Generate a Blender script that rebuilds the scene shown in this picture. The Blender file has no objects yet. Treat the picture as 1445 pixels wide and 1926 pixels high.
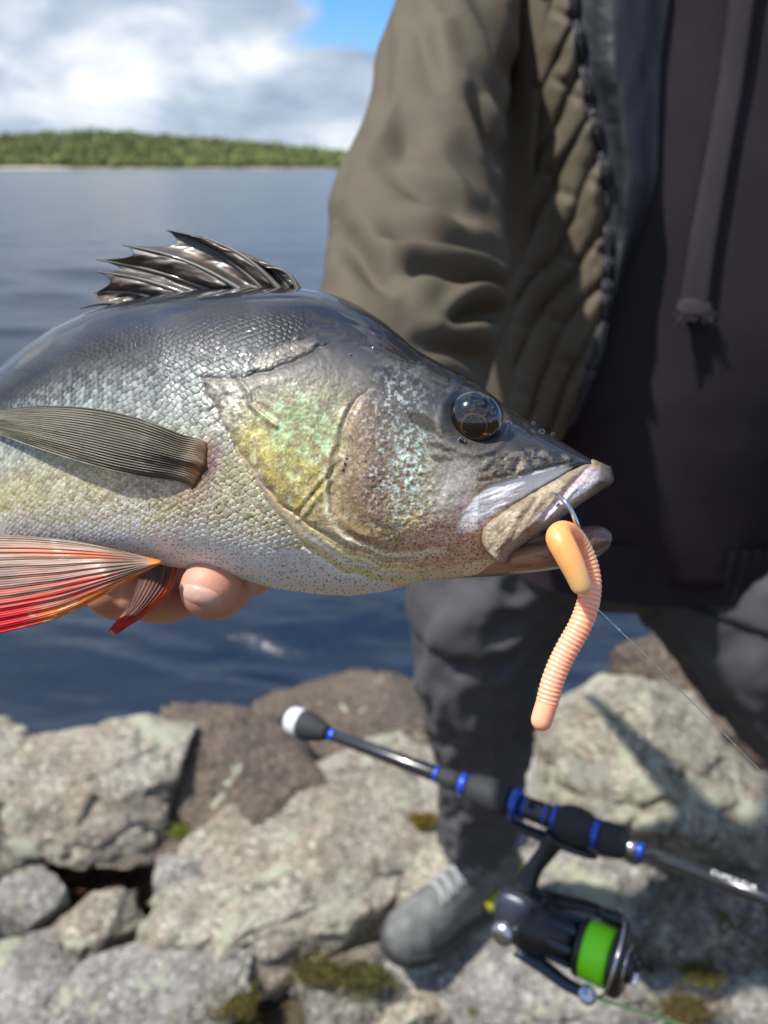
import bpy, math, random
import numpy as np
from mathutils import Vector, Matrix
from mathutils.bvhtree import BVHTree

# ------------------------------------------------------------------ scene, camera, sky, sun
scene = bpy.context.scene
COL = scene.collection
FPX = 1391.0; CX = 722.5; CY = 963.0           # photograph focal length / centre in its own pixels
CAM = np.array([0.0, 0.0, 1.2]); PITCH = math.radians(25.0)
SP, CP = math.sin(PITCH), math.cos(PITCH)

cam = bpy.data.cameras.new('camera'); camo = bpy.data.objects.new('camera', cam); COL.objects.link(camo)
camo.location = CAM; camo.rotation_euler = (math.radians(65.0), 0, 0)
cam.sensor_fit = 'VERTICAL'; cam.sensor_height = 36.0; cam.sensor_width = 27.0; cam.lens = 26.0
cam.clip_start = 0.01; cam.clip_end = 5000
cam.dof.use_dof = True; cam.dof.focus_distance = 0.213; cam.dof.aperture_fstop = 10.0
scene.camera = camo

SUN_EL = math.radians(60.0)
sun_to = np.array([-0.88, -0.14, 0.0]); sun_to /= np.linalg.norm(sun_to)
sun_to = np.array([sun_to[0]*math.cos(SUN_EL), sun_to[1]*math.cos(SUN_EL), math.sin(SUN_EL)])

CLOUD_LOC = (-1.049, -2.18, 0.061); CLOUD_ROT = -0.43
world = bpy.data.worlds.new('World'); scene.world = world; world.use_nodes = True
wn = world.node_tree; wn.nodes.clear()
def wnode(t, **kw):
    n = wn.nodes.new(t)
    for k, v in kw.items(): setattr(n, k, v)
    return n
wout = wnode('ShaderNodeOutputWorld'); wbg = wnode('ShaderNodeBackground'); wbg.inputs['Strength'].default_value = 0.115
sky = wnode('ShaderNodeTexSky', sky_type='NISHITA'); sky.sun_disc = False
sky.sun_elevation = SUN_EL; sky.sun_rotation = math.atan2(sun_to[0], sun_to[1])
sky.air_density = 1.0; sky.dust_density = 0.6; sky.ozone_density = 2.0
tc = wnode('ShaderNodeTexCoord'); mp = wnode('ShaderNodeMapping'); mp.inputs['Scale'].default_value = (1.0, 1.0, 2.1)
mp.inputs['Location'].default_value = CLOUD_LOC; mp.inputs['Rotation'].default_value = (0, 0, CLOUD_ROT)
wn.links.new(tc.outputs['Generated'], mp.inputs['Vector'])
def wnoise(scale, detail, ro, dist):
    n = wnode('ShaderNodeTexNoise'); n.inputs['Scale'].default_value = scale; n.inputs['Detail'].default_value = detail
    n.inputs['Roughness'].default_value = ro; n.inputs['Distortion'].default_value = dist; wn.links.new(mp.outputs['Vector'], n.inputs['Vector']); return n
def wramp(src, els):
    r = wnode('ShaderNodeValToRGB'); e = r.color_ramp.elements
    while len(e) < len(els): e.new(0.5)
    for k, (p_, c_) in zip(e, els): k.position = p_; k.color = (*c_, 1)
    wn.links.new(src, r.inputs['Fac']); return r.outputs['Color']
sep = wnode('ShaderNodeSeparateXYZ'); wn.links.new(tc.outputs['Generated'], sep.inputs[0])
thin = wnode('ShaderNodeMapRange'); thin.inputs['From Min'].default_value = 0.15; thin.inputs['From Max'].default_value = 0.75; thin.inputs['To Min'].default_value = 0.0; thin.inputs['To Max'].default_value = -0.075
wn.links.new(sep.outputs[2], thin.inputs['Value'])                 # cumulus crowd towards the horizon, more blue shows between them higher up
thn = wnode('ShaderNodeMath', operation='ADD'); wn.links.new(wnoise(2.3, 10, 0.5, 0.3).outputs['Fac'], thn.inputs[0]); wn.links.new(thin.outputs[0], thn.inputs[1])
cover = wramp(thn.outputs[0], [(0.375, (0, 0, 0)), (0.425, (1, 1, 1))])
shade = wramp(wnoise(5.0, 8, 0.52, 0.2).outputs['Fac'], [(0.38, (1.55, 2.0, 2.7)), (0.52, (2.6, 3.05, 3.7)), (0.64, (4.7, 4.9, 5.1))])
mixc = wnode('ShaderNodeMix', data_type='RGBA'); wn.links.new(cover, mixc.inputs['Factor'])
skb = wnode('ShaderNodeMix', data_type='RGBA', blend_type='MULTIPLY'); skb.inputs['Factor'].default_value = 1.0
skb.inputs['B'].default_value = (0.36, 0.64, 1.0, 1)
wn.links.new(sky.outputs['Color'], skb.inputs['A'])
# pale haze low over the horizon
hz_ = wnode('ShaderNodeMapRange'); hz_.inputs['From Min'].default_value = 0.0; hz_.inputs['From Max'].default_value = 0.16; hz_.inputs['To Min'].default_value = 0.85; hz_.inputs['To Max'].default_value = 0.0
wn.links.new(sep.outputs[2], hz_.inputs['Value'])
hzm = wnode('ShaderNodeMix', data_type='RGBA'); wn.links.new(hz_.outputs[0], hzm.inputs['Factor']); wn.links.new(skb.outputs['Result'], hzm.inputs['A']); hzm.inputs['B'].default_value = (2.5, 3.0, 3.8, 1)
wn.links.new(hzm.outputs['Result'], mixc.inputs['A']); wn.links.new(shade, mixc.inputs['B'])
wn.links.new(mixc.outputs['Result'], wbg.inputs['Color']); wn.links.new(wbg.outputs['Background'], wout.inputs['Surface'])

sl = bpy.data.lights.new('sun', 'SUN'); slo = bpy.data.objects.new('sun', sl); COL.objects.link(slo)
sl.energy = 3.5; sl.angle = math.radians(1.5); sl.color = (1.0, 0.95, 0.87)
slo.rotation_euler = Vector(-sun_to).to_track_quat('-Z', 'Y').to_euler()

scene.view_settings.view_transform = 'Standard'; scene.view_settings.look = 'None'
scene.view_settings.exposure = 0.92; scene.view_settings.gamma = 1.0; scene.view_settings.use_curve_mapping = False
scene.render.engine = 'CYCLES'
scene.cycles.max_bounces = 6; scene.cycles.glossy_bounces = 3; scene.cycles.transmission_bounces = 6
scene.cycles.caustics_reflective = False; scene.cycles.caustics_refractive = False
scene.cycles.sample_clamp_indirect = 4.0
scene.cycles.use_denoising = True

# ------------------------------------------------------------------ helpers
RNG = np.random.default_rng(7)
_TAB = np.random.default_rng(3).random(65536).astype(np.float64)*2-1
def vn(x, y, z=0.0, seed=0):
    """smooth value noise, about -1..1"""
    x = np.asarray(x, float); y = np.asarray(y, float); z = np.asarray(z, float)+np.zeros_like(x)
    xi = np.floor(x); yi = np.floor(y); zi = np.floor(z)
    fx = x-xi; fy = y-yi; fz = z-zi
    fx = fx*fx*fx*(fx*(fx*6-15)+10); fy = fy*fy*fy*(fy*(fy*6-15)+10); fz = fz*fz*fz*(fz*(fz*6-15)+10)
    xi = xi.astype(np.int64); yi = yi.astype(np.int64); zi = zi.astype(np.int64)
    def h(a, b, c):
        k = (a*73856093) ^ (b*19349663) ^ (c*83492791) ^ (seed*2654435761)
        k = (k ^ (k >> 13))*1274126177
        return _TAB[(k ^ (k >> 16)) & 65535]
    r = 0
    for dz in (0, 1):
        wz = fz if dz else 1-fz
        for dy in (0, 1):
            wy = fy if dy else 1-fy
            r = r + wz*wy*((1-fx)*h(xi, yi+dy, zi+dz)+fx*h(xi+1, yi+dy, zi+dz))
    return r
def fbm(x, y, z=0.0, seed=0, o=4, g=0.5):
    r = 0; a = 1.0; s = 0; f = 1.0
    for k in range(o):
        r = r+a*vn(np.asarray(x)*f, np.asarray(y)*f, np.asarray(z)*f, seed+k*17); s += a; a *= g; f *= 2.03
    return r/s
def sm(e0, e1, x):
    t = np.clip((np.asarray(x, float)-e0)/(e1-e0), 0, 1); return t*t*(3-2*t)
def P(px, py, d):
    """photograph pixel + distance along the lens axis -> world point(s)"""
    px = np.asarray(px, float); py = np.asarray(py, float); d = np.asarray(d, float)
    x = (px-CX)/FPX*d; y = -(py-CY)/FPX*d
    return cam2w(x, y, d)
def cam2w(x, y, d):
    x, y, d = np.broadcast_arrays(x, y, d)
    return np.stack([x, d*CP+y*SP, CAM[2]+y*CP-d*SP], -1)
def pt_y(px, py, yw):
    v = P(px, py, 1.0)-CAM; return CAM+v*(yw/v[1])
def pt_z(px, py, zw):
    v = P(px, py, 1.0)-CAM; return CAM+v*((zw-CAM[2])/v[2])
def dep(w):
    w = np.asarray(w)-CAM; return w[..., 1]*CP-w[..., 2]*SP
def lin(r, g=None, b=None):
    c = np.array([r, g, b] if g is not None else r, float)/255.0
    return np.where(c <= 0.04045, c/12.92, ((c+0.055)/1.055)**2.4)
def curve(pts, n, k=3):
    """Catmull-Rom through rows of pts, n samples, even in arc length of the first k columns"""
    p = np.asarray(pts, float); q = np.vstack([2*p[0]-p[1], p, 2*p[-1]-p[-2]]); out = []
    for i in range(1, len(q)-2):
        t = np.linspace(0, 1, 24, endpoint=False)[:, None]; a, b, c, d = q[i-1], q[i], q[i+1], q[i+2]
        out.append(0.5*((2*b)+(c-a)*t+(2*a-5*b+4*c-d)*t*t+(3*b-a-3*c+d)*t**3))
    out = np.vstack(out+[p[-1:]])
    L = np.concatenate([[0], np.cumsum(np.linalg.norm(np.diff(out[:, :k], axis=0), axis=1))])
    s = np.linspace(0, L[-1], n)
    return np.stack([np.interp(s, L, out[:, j]) for j in range(out.shape[1])], 1)
def interp_s(xs, ys, x, w=21):
    """piecewise-linear then smoothed, 1-unit grid"""
    g = np.arange(min(xs)-2*w, max(xs)+2*w+1, 1.0)
    xs = np.asarray(xs, float); ys = np.asarray(ys, float); o = np.argsort(xs); xs = xs[o]; ys = ys[o]
    v = np.interp(g, xs, ys)
    v = np.where(g < xs[0], ys[0]+(g-xs[0])*(ys[1]-ys[0])/(xs[1]-xs[0]), v)
    v = np.where(g > xs[-1], ys[-1]+(g-xs[-1])*(ys[-1]-ys[-2])/(xs[-1]-xs[-2]), v)
    ker = np.hanning(w+2)[1:-1]; ker /= ker.sum()
    return np.interp(x, g, np.convolve(np.pad(v, w//2, mode='edge'), ker, 'valid'))

def raw_mesh(name, V, F, smooth=True):
    me = bpy.data.meshes.new(name); V = np.asarray(V, np.float32)
    if isinstance(F, np.ndarray):
        k = F.shape[1]; n = len(F)
        me.vertices.add(len(V)); me.vertices.foreach_set('co', V.ravel())
        me.loops.add(n*k); me.loops.foreach_set('vertex_index', F.astype(np.int32).ravel())
        me.polygons.add(n); me.polygons.foreach_set('loop_start', np.arange(0, n*k, k, dtype=np.int32))
        me.update(calc_edges=True); me.validate()
    else:
        me.from_pydata(V.tolist(), [], F); me.update()
    me.polygons.foreach_set('use_smooth', np.full(len(me.polygons), smooth)); return me
def thing(name, label, cat, loc, group=None, kind=None):
    o = bpy.data.objects.new(name, None); COL.objects.link(o); o.location = Vector(loc); o.empty_display_size = 0.05
    tag(o, label, cat, group, kind); return o
def tag(o, label=None, cat=None, group=None, kind=None):
    if label: o['label'] = label
    if cat: o['category'] = cat
    if group: o['group'] = group
    if kind: o['kind'] = kind
    return o
def origin(o):
    v = Vector((0, 0, 0))
    while o is not None: v = v+o.location; o = o.parent
    return v
def obj(name, V, F, mat, parent=None, smooth=True, col=None, mr=None, base=None):
    """one mesh object from world-space vertices; origin = the parent's, or its own base"""
    V = np.asarray(V, float)
    if parent is not None: b = np.array(origin(parent))
    elif base is not None: b = np.array(base, float)
    else: b = np.array([V[:, 0].mean(), V[:, 1].mean(), V[:, 2].min()])
    me = raw_mesh(name, V-b, F, smooth)
    if col is not None:
        a = me.attributes.new('col', 'FLOAT_COLOR', 'POINT')
        a.data.foreach_set('color', np.concatenate([col, np.ones((len(col), 1))], 1).astype(np.float32).ravel())
    if mr is not None:
        a = me.attributes.new('mr', 'FLOAT_VECTOR', 'POINT'); a.data.foreach_set('vector', mr.astype(np.float32).ravel())
    if mat is not None: me.materials.append(mat)
    o = bpy.data.objects.new(name, me); COL.objects.link(o)
    if parent is not None: o.parent = parent
    else: o.location = Vector(b)
    return o
def grid_faces(nr, nc, wrap=False, off=0, flip=False):
    r = np.arange(nr-1)[:, None]; c = np.arange(nc if wrap else nc-1)[None, :]; c2 = (c+1) % nc
    f = np.stack([r*nc+c, r*nc+c2, (r+1)*nc+c2, (r+1)*nc+c], -1).reshape(-1, 4)+off
    return f[:, ::-1].copy() if flip else f
def join(*vf):
    Vs, Fs, n = [], [], 0
    for V, F in vf:
        Vs.append(V); Fs.append(np.asarray(F)+n); n += len(V)
    return np.vstack(Vs), np.vstack(Fs)
def frames(C):
    T = np.gradient(C, axis=0); T /= np.linalg.norm(T, axis=1)[:, None]+1e-12
    a = np.array([0, 0, 1.0]); a = a if abs(T[0]@a) < 0.9 else np.array([1.0, 0, 0])
    n = np.cross(T[0], a); n /= np.linalg.norm(n); N = [n]
    for i in range(1, len(C)):
        n = N[-1]-T[i]*(N[-1]@T[i]); N.append(n/np.linalg.norm(n))
    N = np.array(N); return T, N, np.cross(T, N)
def tube(C, R, seg=16, disp=None, caps=True):
    """tube along points C with radii R (scalar, n, or (n,2) for two axes); quads, capped with a point ring"""
    C = np.asarray(C, float); n = len(C); R = np.asarray(R, float)
    if R.ndim == 0: R = np.full(n, float(R))
    Ra, Rb = (R[:, 0], R[:, 1]) if R.ndim == 2 else (R, R)
    T, N, B = frames(C); ph = np.linspace(0, 2*np.pi, seg, endpoint=False)
    dd = 1.0 if disp is None else disp(np.linspace(0, 1, n)[:, None], ph[None, :])
    V = C[:, None, :]+(N[:, None, :]*(np.cos(ph)[None, :]*Ra[:, None]*dd)[..., None]+B[:, None, :]*(np.sin(ph)[None, :]*Rb[:, None]*dd)[..., None])
    V = V.reshape(-1, 3); F = grid_faces(n, seg, True)
    if caps:
        a = np.arange(seg); m = len(V)
        V = np.vstack([V, C[:1], C[-1:]])
        c0 = np.stack([np.full(seg, m), (a+1) % seg, a, np.full(seg, m)], 1)
        e = (n-1)*seg
        c1 = np.stack([np.full(seg, m+1), e+a, e+(a+1) % seg, np.full(seg, m+1)], 1)
        tri = np.vstack([c0, c1])
        return V, [list(f) for f in F]+[list(t[:3]) for t in tri]
    return V, F
def lathe(o, ax, prof, seg=24):
    """prof: rows (distance along ax, radius)"""
    prof = np.asarray(prof, float); ax = np.asarray(ax, float)/np.linalg.norm(ax); o = np.asarray(o, float)
    a = np.array([0, 0, 1.0]) if abs(ax[2]) < 0.9 else np.array([1.0, 0, 0])
    u = np.cross(ax, a); u /= np.linalg.norm(u); w = np.cross(ax, u); ph = np.linspace(0, 2*np.pi, seg, endpoint=False)
    V = o+prof[:, 0][:, None, None]*ax+prof[:, 1][:, None, None]*(np.cos(ph)[None, :, None]*u+np.sin(ph)[None, :, None]*w)
    F = [list(f) for f in grid_faces(len(prof), seg, True)]
    F.append(list(range(seg))[::-1]); F.append(list(range((len(prof)-1)*seg, len(prof)*seg)))
    return V.reshape(-1, 3), F
def rbox(c, ax, half, p=4.0, n=9, rad=None):
    """rounded superellipsoid block: centre, 3 axes (rows), half sizes"""
    th = np.linspace(-np.pi/2, np.pi/2, 2*n+1); ph = np.linspace(0, 2*np.pi, 4*n, endpoint=False)
    s = lambda v: np.sign(v)*np.abs(v)**(2.0/p)
    T, H = np.meshgrid(th, ph, indexing='ij')
    L = np.stack([s(np.cos(T))*s(np.cos(H)), s(np.cos(T))*s(np.sin(H)), s(np.sin(T))], -1)*np.asarray(half)
    return (np.asarray(c)+L@np.asarray(ax)).reshape(-1, 3), grid_faces(len(th), len(ph), True)
def sheet(G, thick, n=None):
    """closed thin solid from a grid of points G (r,c,3); thickness along -normal"""
    r, c = G.shape[:2]
    du = np.gradient(G, axis=1); dv = np.gradient(G, axis=0); N = np.cross(du, dv); N /= np.linalg.norm(N, axis=2)[..., None]+1e-15
    if n is not None and (N*np.asarray(n)).sum(2).mean() < 0: N = -N
    A = G.reshape(-1, 3); B = (G-N*np.asarray(thick)[..., None] if np.ndim(thick) else G-N*thick).reshape(-1, 3)
    F = [grid_faces(r, c), grid_faces(r, c, off=r*c, flip=True)]
    loop = np.concatenate([np.arange(c), np.arange(1, r)*c+c-1, (r-1)*c+np.arange(c-2, -1, -1), np.arange(r-2, 0, -1)*c])
    nx = np.roll(loop, -1); F.append(np.stack([loop, loop+r*c, nx+r*c, nx], 1))
    return np.vstack([A, B]), np.vstack(F)

# ------------------------------------------------------------------ materials
def mat(name, base=(0.5, 0.5, 0.5), rough=0.5, metal=0.0, coat=0.0, var=None, scale=40.0, bump=0.0, bscale=200.0, stretch=(1, 1, 1), attr=False, sss=None, **kw):
    m = bpy.data.materials.new(name); m.use_nodes = True; nt = m.node_tree; b = nt.nodes['Principled BSDF']
    N = nt.nodes.new; L = nt.links.new
    b.inputs['Base Color'].default_value = (*base, 1); b.inputs['Roughness'].default_value = rough; b.inputs['Metallic'].default_value = metal
    b.inputs['Coat Weight'].default_value = coat; b.inputs['Coat Roughness'].default_value = kw.get('coat_rough', 0.06)
    if 'spec' in kw: b.inputs['Specular IOR Level'].default_value = kw['spec']
    if 'sheen' in kw: b.inputs['Sheen Weight'].default_value = kw['sheen']; b.inputs['Sheen Roughness'].default_value = 0.5
    if 'trans' in kw: b.inputs['Transmission Weight'].default_value = kw['trans']; b.inputs['IOR'].default_value = kw.get('ior', 1.4)
    if sss: b.inputs['Subsurface Weight'].default_value = sss[0]; b.inputs['Subsurface Radius'].default_value = sss[1]; b.inputs['Subsurface Scale'].default_value = 1.0
    tcn = N('ShaderNodeTexCoord'); mpn = N('ShaderNodeMapping'); mpn.inputs['Scale'].default_value = stretch
    L(tcn.outputs['Object'], mpn.inputs['Vector'])
    src = None
    if attr:
        a = N('ShaderNodeAttribute'); a.attribute_name = 'col'; src = a.outputs['Color']
        if attr == 'mr':
            a2 = N('ShaderNodeAttribute'); a2.attribute_name = 'mr'; sx = N('ShaderNodeSeparateXYZ'); L(a2.outputs['Vector'], sx.inputs[0])
            L(sx.outputs[0], b.inputs['Metallic']); L(sx.outputs[1], b.inputs['Roughness']); L(sx.outputs[2], b.inputs['Coat Weight'])
    if var is not None:
        nz = N('ShaderNodeTexNoise'); nz.inputs['Scale'].default_value = scale; nz.inputs['Detail'].default_value = 6; nz.inputs['Roughness'].default_value = 0.6
        L(mpn.outputs['Vector'], nz.inputs['Vector'])
        rp = N('ShaderNodeValToRGB'); rp.color_ramp.elements[0].position = 0.3; rp.color_ramp.elements[1].position = 0.7
        L(nz.outputs['Fac'], rp.inputs['Fac'])
        mx = N('ShaderNodeMix'); mx.data_type = 'RGBA'
        if src is not None:
            mx.blend_type = 'MULTIPLY'; mx.inputs['Factor'].default_value = 1.0; L(src, mx.inputs['A'])
            rp.color_ramp.elements[0].color = (*var, 1); rp.color_ramp.elements[1].color = (1, 1, 1, 1); L(rp.outputs['Color'], mx.inputs['B'])
        else:
            mx.inputs['A'].default_value = (*base, 1); mx.inputs['B'].default_value = (*var, 1); L(rp.outputs['Color'], mx.inputs['Factor'])
        src = mx.outputs['Result']
    if src is not None: L(src, b.inputs['Base Color'])
    if bump:
        nb = N('ShaderNodeTexNoise'); nb.inputs['Scale'].default_value = bscale; nb.inputs['Detail'].default_value = 4
        L(mpn.outputs['Vector'], nb.inputs['Vector'])
        bp = N('ShaderNodeBump'); bp.inputs['Strength'].default_value = bump; bp.inputs['Distance'].default_value = kw.get('bdist', 0.001)
        L(nb.outputs['Fac'], bp.inputs['Height']); L(bp.outputs['Normal'], b.inputs['Normal'])
    return m
# ------------------------------------------------------------------ lake, far shore, ground
WATER_Z = -0.24
def build_water():
    nc = 480; y = np.concatenate([np.geomspace(1.2, 6.0, 430)[:-1], np.geomspace(6.0, 1400, 360)]); nr = len(y); an = np.tan(np.linspace(-1.05, 1.05, nc))
    Y, A = np.meshgrid(y, an, indexing='ij'); X = Y*A
    sp = np.maximum(np.gradient(y)[:, None], Y*0.0085)*3.0; Z = np.zeros_like(X); r = np.random.default_rng(5)
    for k in range(44):
        lam = 0.12*1.085**k; th = r.normal(1.48, 0.27); a = 0.118*lam/(2*np.pi)*r.uniform(0.5, 1.0)*min(1.0, (0.55/lam)**0.8)
        gust = 0.55+0.45*vn(X*0.5/lam**0.4, Y*0.5/lam**0.4, k*3.0, 19)
        ph = (X*math.cos(th)+Y*math.sin(th))*2*np.pi/lam+r.uniform(0, 6.28)+1.2*vn(X*0.9/lam**0.6, Y*0.9/lam**0.6, k, 9)
        Z += a*gust*((0.5+0.5*np.cos(ph))**1.5*2-0.85)*sm(1.0, 2.0, lam/sp)
    Z = Z*(0.3+0.7*sm(1.3, 2.0, Y))*(1-0.65*sm(7, 30, Y))
    V = np.stack([X, Y, WATER_Z+Z], -1).reshape(-1, 3)
    m = bpy.data.materials.new('lake_water'); m.use_nodes = True; nt = m.node_tree; b = nt.nodes['Principled BSDF']
    b.inputs['Base Color'].default_value = (0.009, 0.018, 0.036, 1); b.inputs['Roughness'].default_value = 0.17; b.inputs['IOR'].default_value = 1.45
    tcn = nt.nodes.new('ShaderNodeTexCoord'); hs = []
    for sc, st in (((1.1, 3.2, 1), 1.0), ((0.16, 0.55, 1), 1.0), ((6.0, 14.0, 1), 0.5)):
        mpn = nt.nodes.new('ShaderNodeMapping'); mpn.inputs['Scale'].default_value = sc; mpn.inputs['Rotation'].default_value = (0, 0, 0.2)
        nz = nt.nodes.new('ShaderNodeTexNoise'); nz.inputs['Scale'].default_value = 1.0; nz.inputs['Detail'].default_value = 5
        nt.links.new(tcn.outputs['Object'], mpn.inputs['Vector']); nt.links.new(mpn.outputs['Vector'], nz.inputs['Vector']); hs.append((nz, sc, st))
    prev = None
    for (nz, sc, st), dist in zip(hs, (0.045, 0.20, 0.006)):
        bp = nt.nodes.new('ShaderNodeBump'); bp.inputs['Strength'].default_value = st; bp.inputs['Distance'].default_value = dist
        nt.links.new(nz.outputs['Fac'], bp.inputs['Height'])
        if prev is not None: nt.links.new(prev, bp.inputs['Normal'])
        prev = bp.outputs['Normal']
    nt.links.new(prev, b.inputs['Normal'])
    tag(obj('water', V, grid_faces(nr, nc), m, base=(0, 0, WATER_Z)), kind='structure', label='rippled blue lake')
build_water()

def hill_px(px):
    return interp_s([-1500, -600, -200, 0, 150, 250, 350, 450, 520, 600, 670, 800, 1100, 1500, 2500], [20, 45, 52, 57, 68, 64, 56, 49, 43, 34, 27, 20, 26, 40, 20], px, 61)
def build_hills():
    nx, ny = 260, 30
    a = np.linspace(-1.25, 1.35, nx); s = np.linspace(0, 1, ny)
    A, S = np.meshgrid(a, s); D = 620+S*420
    pxa = CX+A*FPX/CP*1.0                          # bearing -> photograph column on the horizon
    h = np.maximum(hill_px(pxa)-9, 4)/1693.0*(620+0.75*420)
    Z = WATER_Z+0.5+h*sm(0.0, 0.75, S)+vn(A*40, S*6, 0, 4)*1.2*S-1.2*(S < 0.01)
    V = np.stack([A*D, D, Z], -1).reshape(-1, 3)
    m = mat('forest_floor', (0.10, 0.115, 0.045), 0.9, var=(0.15, 0.13, 0.07), scale=0.05)
    tag(obj('hills', V, grid_faces(ny, nx), m, base=(0, 620, WATER_Z)), kind='structure', label='low hills across the lake')
    # pale stony shore strip
    q = np.linspace(-1.25, 1.35, 500); w = 0.25+0.6*fbm(q*40, q*0, 0, 8)+1.2*sm(0.1, 0.5, vn(q*14, q*0, 2.0, 2))
    R = np.stack([np.stack([q*618, q*0+618, q*0+WATER_Z-0.3], -1), np.stack([q*621, q*0+621, WATER_Z+np.maximum(w, .2)], -1), np.stack([q*628, q*0+628, WATER_Z+np.maximum(w, .2)*1.2], -1)], 0)
    tag(obj('shore', R.reshape(-1, 3), grid_faces(3, 500), mat('shore_stone', (0.52, 0.42, 0.36), 0.9, var=(0.30, 0.27, 0.22), scale=0.12), base=(0, 620, WATER_Z)), kind='structure', label='pale stony far shore')
    # forest: thousands of conifers and birches as one far-off wood
    r = np.random.default_rng(11); n = 15000
    aa = r.uniform(-0.95, 0.95, n); ss = r.uniform(0.0, 1, n)**1.1*0.85+0.02; dd = 624+ss*400
    pxx = CX+aa*FPX/CP; hh = np.maximum(hill_px(pxx)-9, 4)/1693.0*(620+0.75*420)
    zz = WATER_Z+0.3+hh*sm(0.0, 0.75, ss)
    H = r.uniform(4.0, 8.5, n)*np.where(r.random(n) < 0.06, 1.3, 1); W = H*r.uniform(0.16, 0.30, n); con = r.random(n) < 0.72
    ph = np.linspace(0, 2*np.pi, 6, endpoint=False); Vs, Fs, Cs, off = [], [], [], 0
    prof_c = [(0.08, 0.3), (0.14, 1.0), (0.42, 0.62), (0.44, 0.8), (0.70, 0.36), (0.72, 0.5), (1.0, 0.01)]
    prof_b = [(0.12, 0.2), (0.25, 0.9), (0.5, 1.25), (0.75, 1.0), (0.92, 0.55), (1.0, 0.02)]
    for isc, pr in ((True, prof_c), (False, prof_b)):
        idx = np.where(con == isc)[0]; k = len(pr)
        pz = np.array([p[0] for p in pr]); prr = np.array([p[1] for p in pr])
        rad = W[idx][:, None, None]*prr[None, :, None]*r.uniform(0.7, 1.25, (len(idx), k, 6))
        X = (aa*dd)[idx][:, None, None]+rad*np.cos(ph); Yy = dd[idx][:, None, None]+rad*np.sin(ph)
        Zz = zz[idx][:, None, None]+(H[idx][:, None]*pz[None, :])[:, :, None]+0*X
        Vs.append(np.stack([X, Yy, Zz], -1).reshape(-1, 3))
        f = grid_faces(k, 6, True); Fs.append((f[None]+(np.arange(len(idx))*k*6)[:, None, None]).reshape(-1, 4)+off)
        base = np.array([0.088, 0.112, 0.03]) if isc else np.array([0.16, 0.19, 0.05])
        c = base*r.uniform(0.7, 1.4, (len(idx), 1))*np.array([1, 1, 1])+r.uniform(-0.008, 0.016, (len(idx), 3))*np.array([1, 0.6, 0.2])
        Cs.append(np.repeat(np.maximum(c, 0.01), k*6, 0)); off += len(idx)*k*6
    o = obj('forest', np.vstack(Vs), np.vstack(Fs), mat('far_foliage', rough=0.85, attr=True), base=(0, 620, WATER_Z), smooth=False, col=np.vstack(Cs))
    tag(o, 'far green wood of pines and birches on the hills across the lake', 'forest', kind='stuff')
build_hills()

# ------------------------------------------------------------------ rocky bank
def rock_mat(name, a, b_, dark, lichen, moss, wet=0.0):
    m = bpy.data.materials.new(name); m.use_nodes = True; nt = m.node_tree; bs = nt.nodes['Principled BSDF']; N = nt.nodes.new; L = nt.links.new
    t = N('ShaderNodeTexCoord'); oi = N('ShaderNodeObjectInfo'); ad = N('ShaderNodeVectorMath'); ad.operation = 'ADD'
    mu = N('ShaderNodeMath'); mu.operation = 'MULTIPLY'; mu.inputs[1].default_value = 37.0; L(oi.outputs['Random'], mu.inputs[0])
    L(t.outputs['Object'], ad.inputs[0]); L(mu.outputs[0], ad.inputs[1]); vec = ad.outputs[0]
    def noise(s, d=6, ro=0.6, dist=0.0):
        n = N('ShaderNodeTexNoise'); n.inputs['Scale'].default_value = s; n.inputs['Detail'].default_value = d; n.inputs['Roughness'].default_value = ro
        n.inputs['Distortion'].default_value = dist; L(vec, n.inputs['Vector']); return n.outputs['Fac']
    def ramp(f, lo, hi):
        r = N('ShaderNodeMapRange'); r.inputs['From Min'].default_value = lo; r.inputs['From Max'].default_value = hi; r.clamp = True; L(f, r.inputs['Value']); return r.outputs[0]
    def mix(f, A, B):
        x = N('ShaderNodeMix'); x.data_type = 'RGBA'; L(f, x.inputs['Factor'])
        for s_, v in (('A', A), ('B', B)):
            if isinstance(v, tuple): x.inputs[s_].default_value = (*v, 1)
            else: L(v, x.inputs[s_])
        return x.outputs['Result']
    c = mix(ramp(noise(7, 5), 0.38, 0.62), a, b_)
    c = mix(ramp(noise(22, 8, 0.75), 0.46, 0.66), c, dark)
    c = mix(ramp(noise(110, 5, 0.75), 0.53, 0.62), c, tuple(x*0.35 for x in dark))
    c = mix(ramp(noise(70, 5, 0.75), 0.55, 0.64), c, tuple(min(1, x*1.75) for x in a))
    c = mix(ramp(noise(9, 8, 0.68, 0.6), 0.57-lichen, 0.62-lichen*0.6), c, (0.42, 0.43, 0.32))
    c = mix(ramp(noise(14, 8, 0.7, 0.8), 0.63-lichen, 0.67-lichen), c, (0.30, 0.29, 0.25))
    if moss > 0:
        mo = ramp(noise(8, 7, 0.65), 0.66-moss, 0.70-moss)
        mc = mix(noise(90, 4), (0.035, 0.035, 0.008), (0.15, 0.12, 0.02))
        c = mix(mo, c, mc)
    L(c, bs.inputs['Base Color']); bs.inputs['Roughness'].default_value = 0.85-0.45*wet; bs.inputs['Specular IOR Level'].default_value = 0.3
    bp = N('ShaderNodeBump'); bp.inputs['Strength'].default_value = 1.0; bp.inputs['Distance'].default_value = 0.012
    L(noise(55, 8, 0.72), bp.inputs['Height']); L(bp.outputs['Normal'], bs.inputs['Normal']); return m
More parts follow.
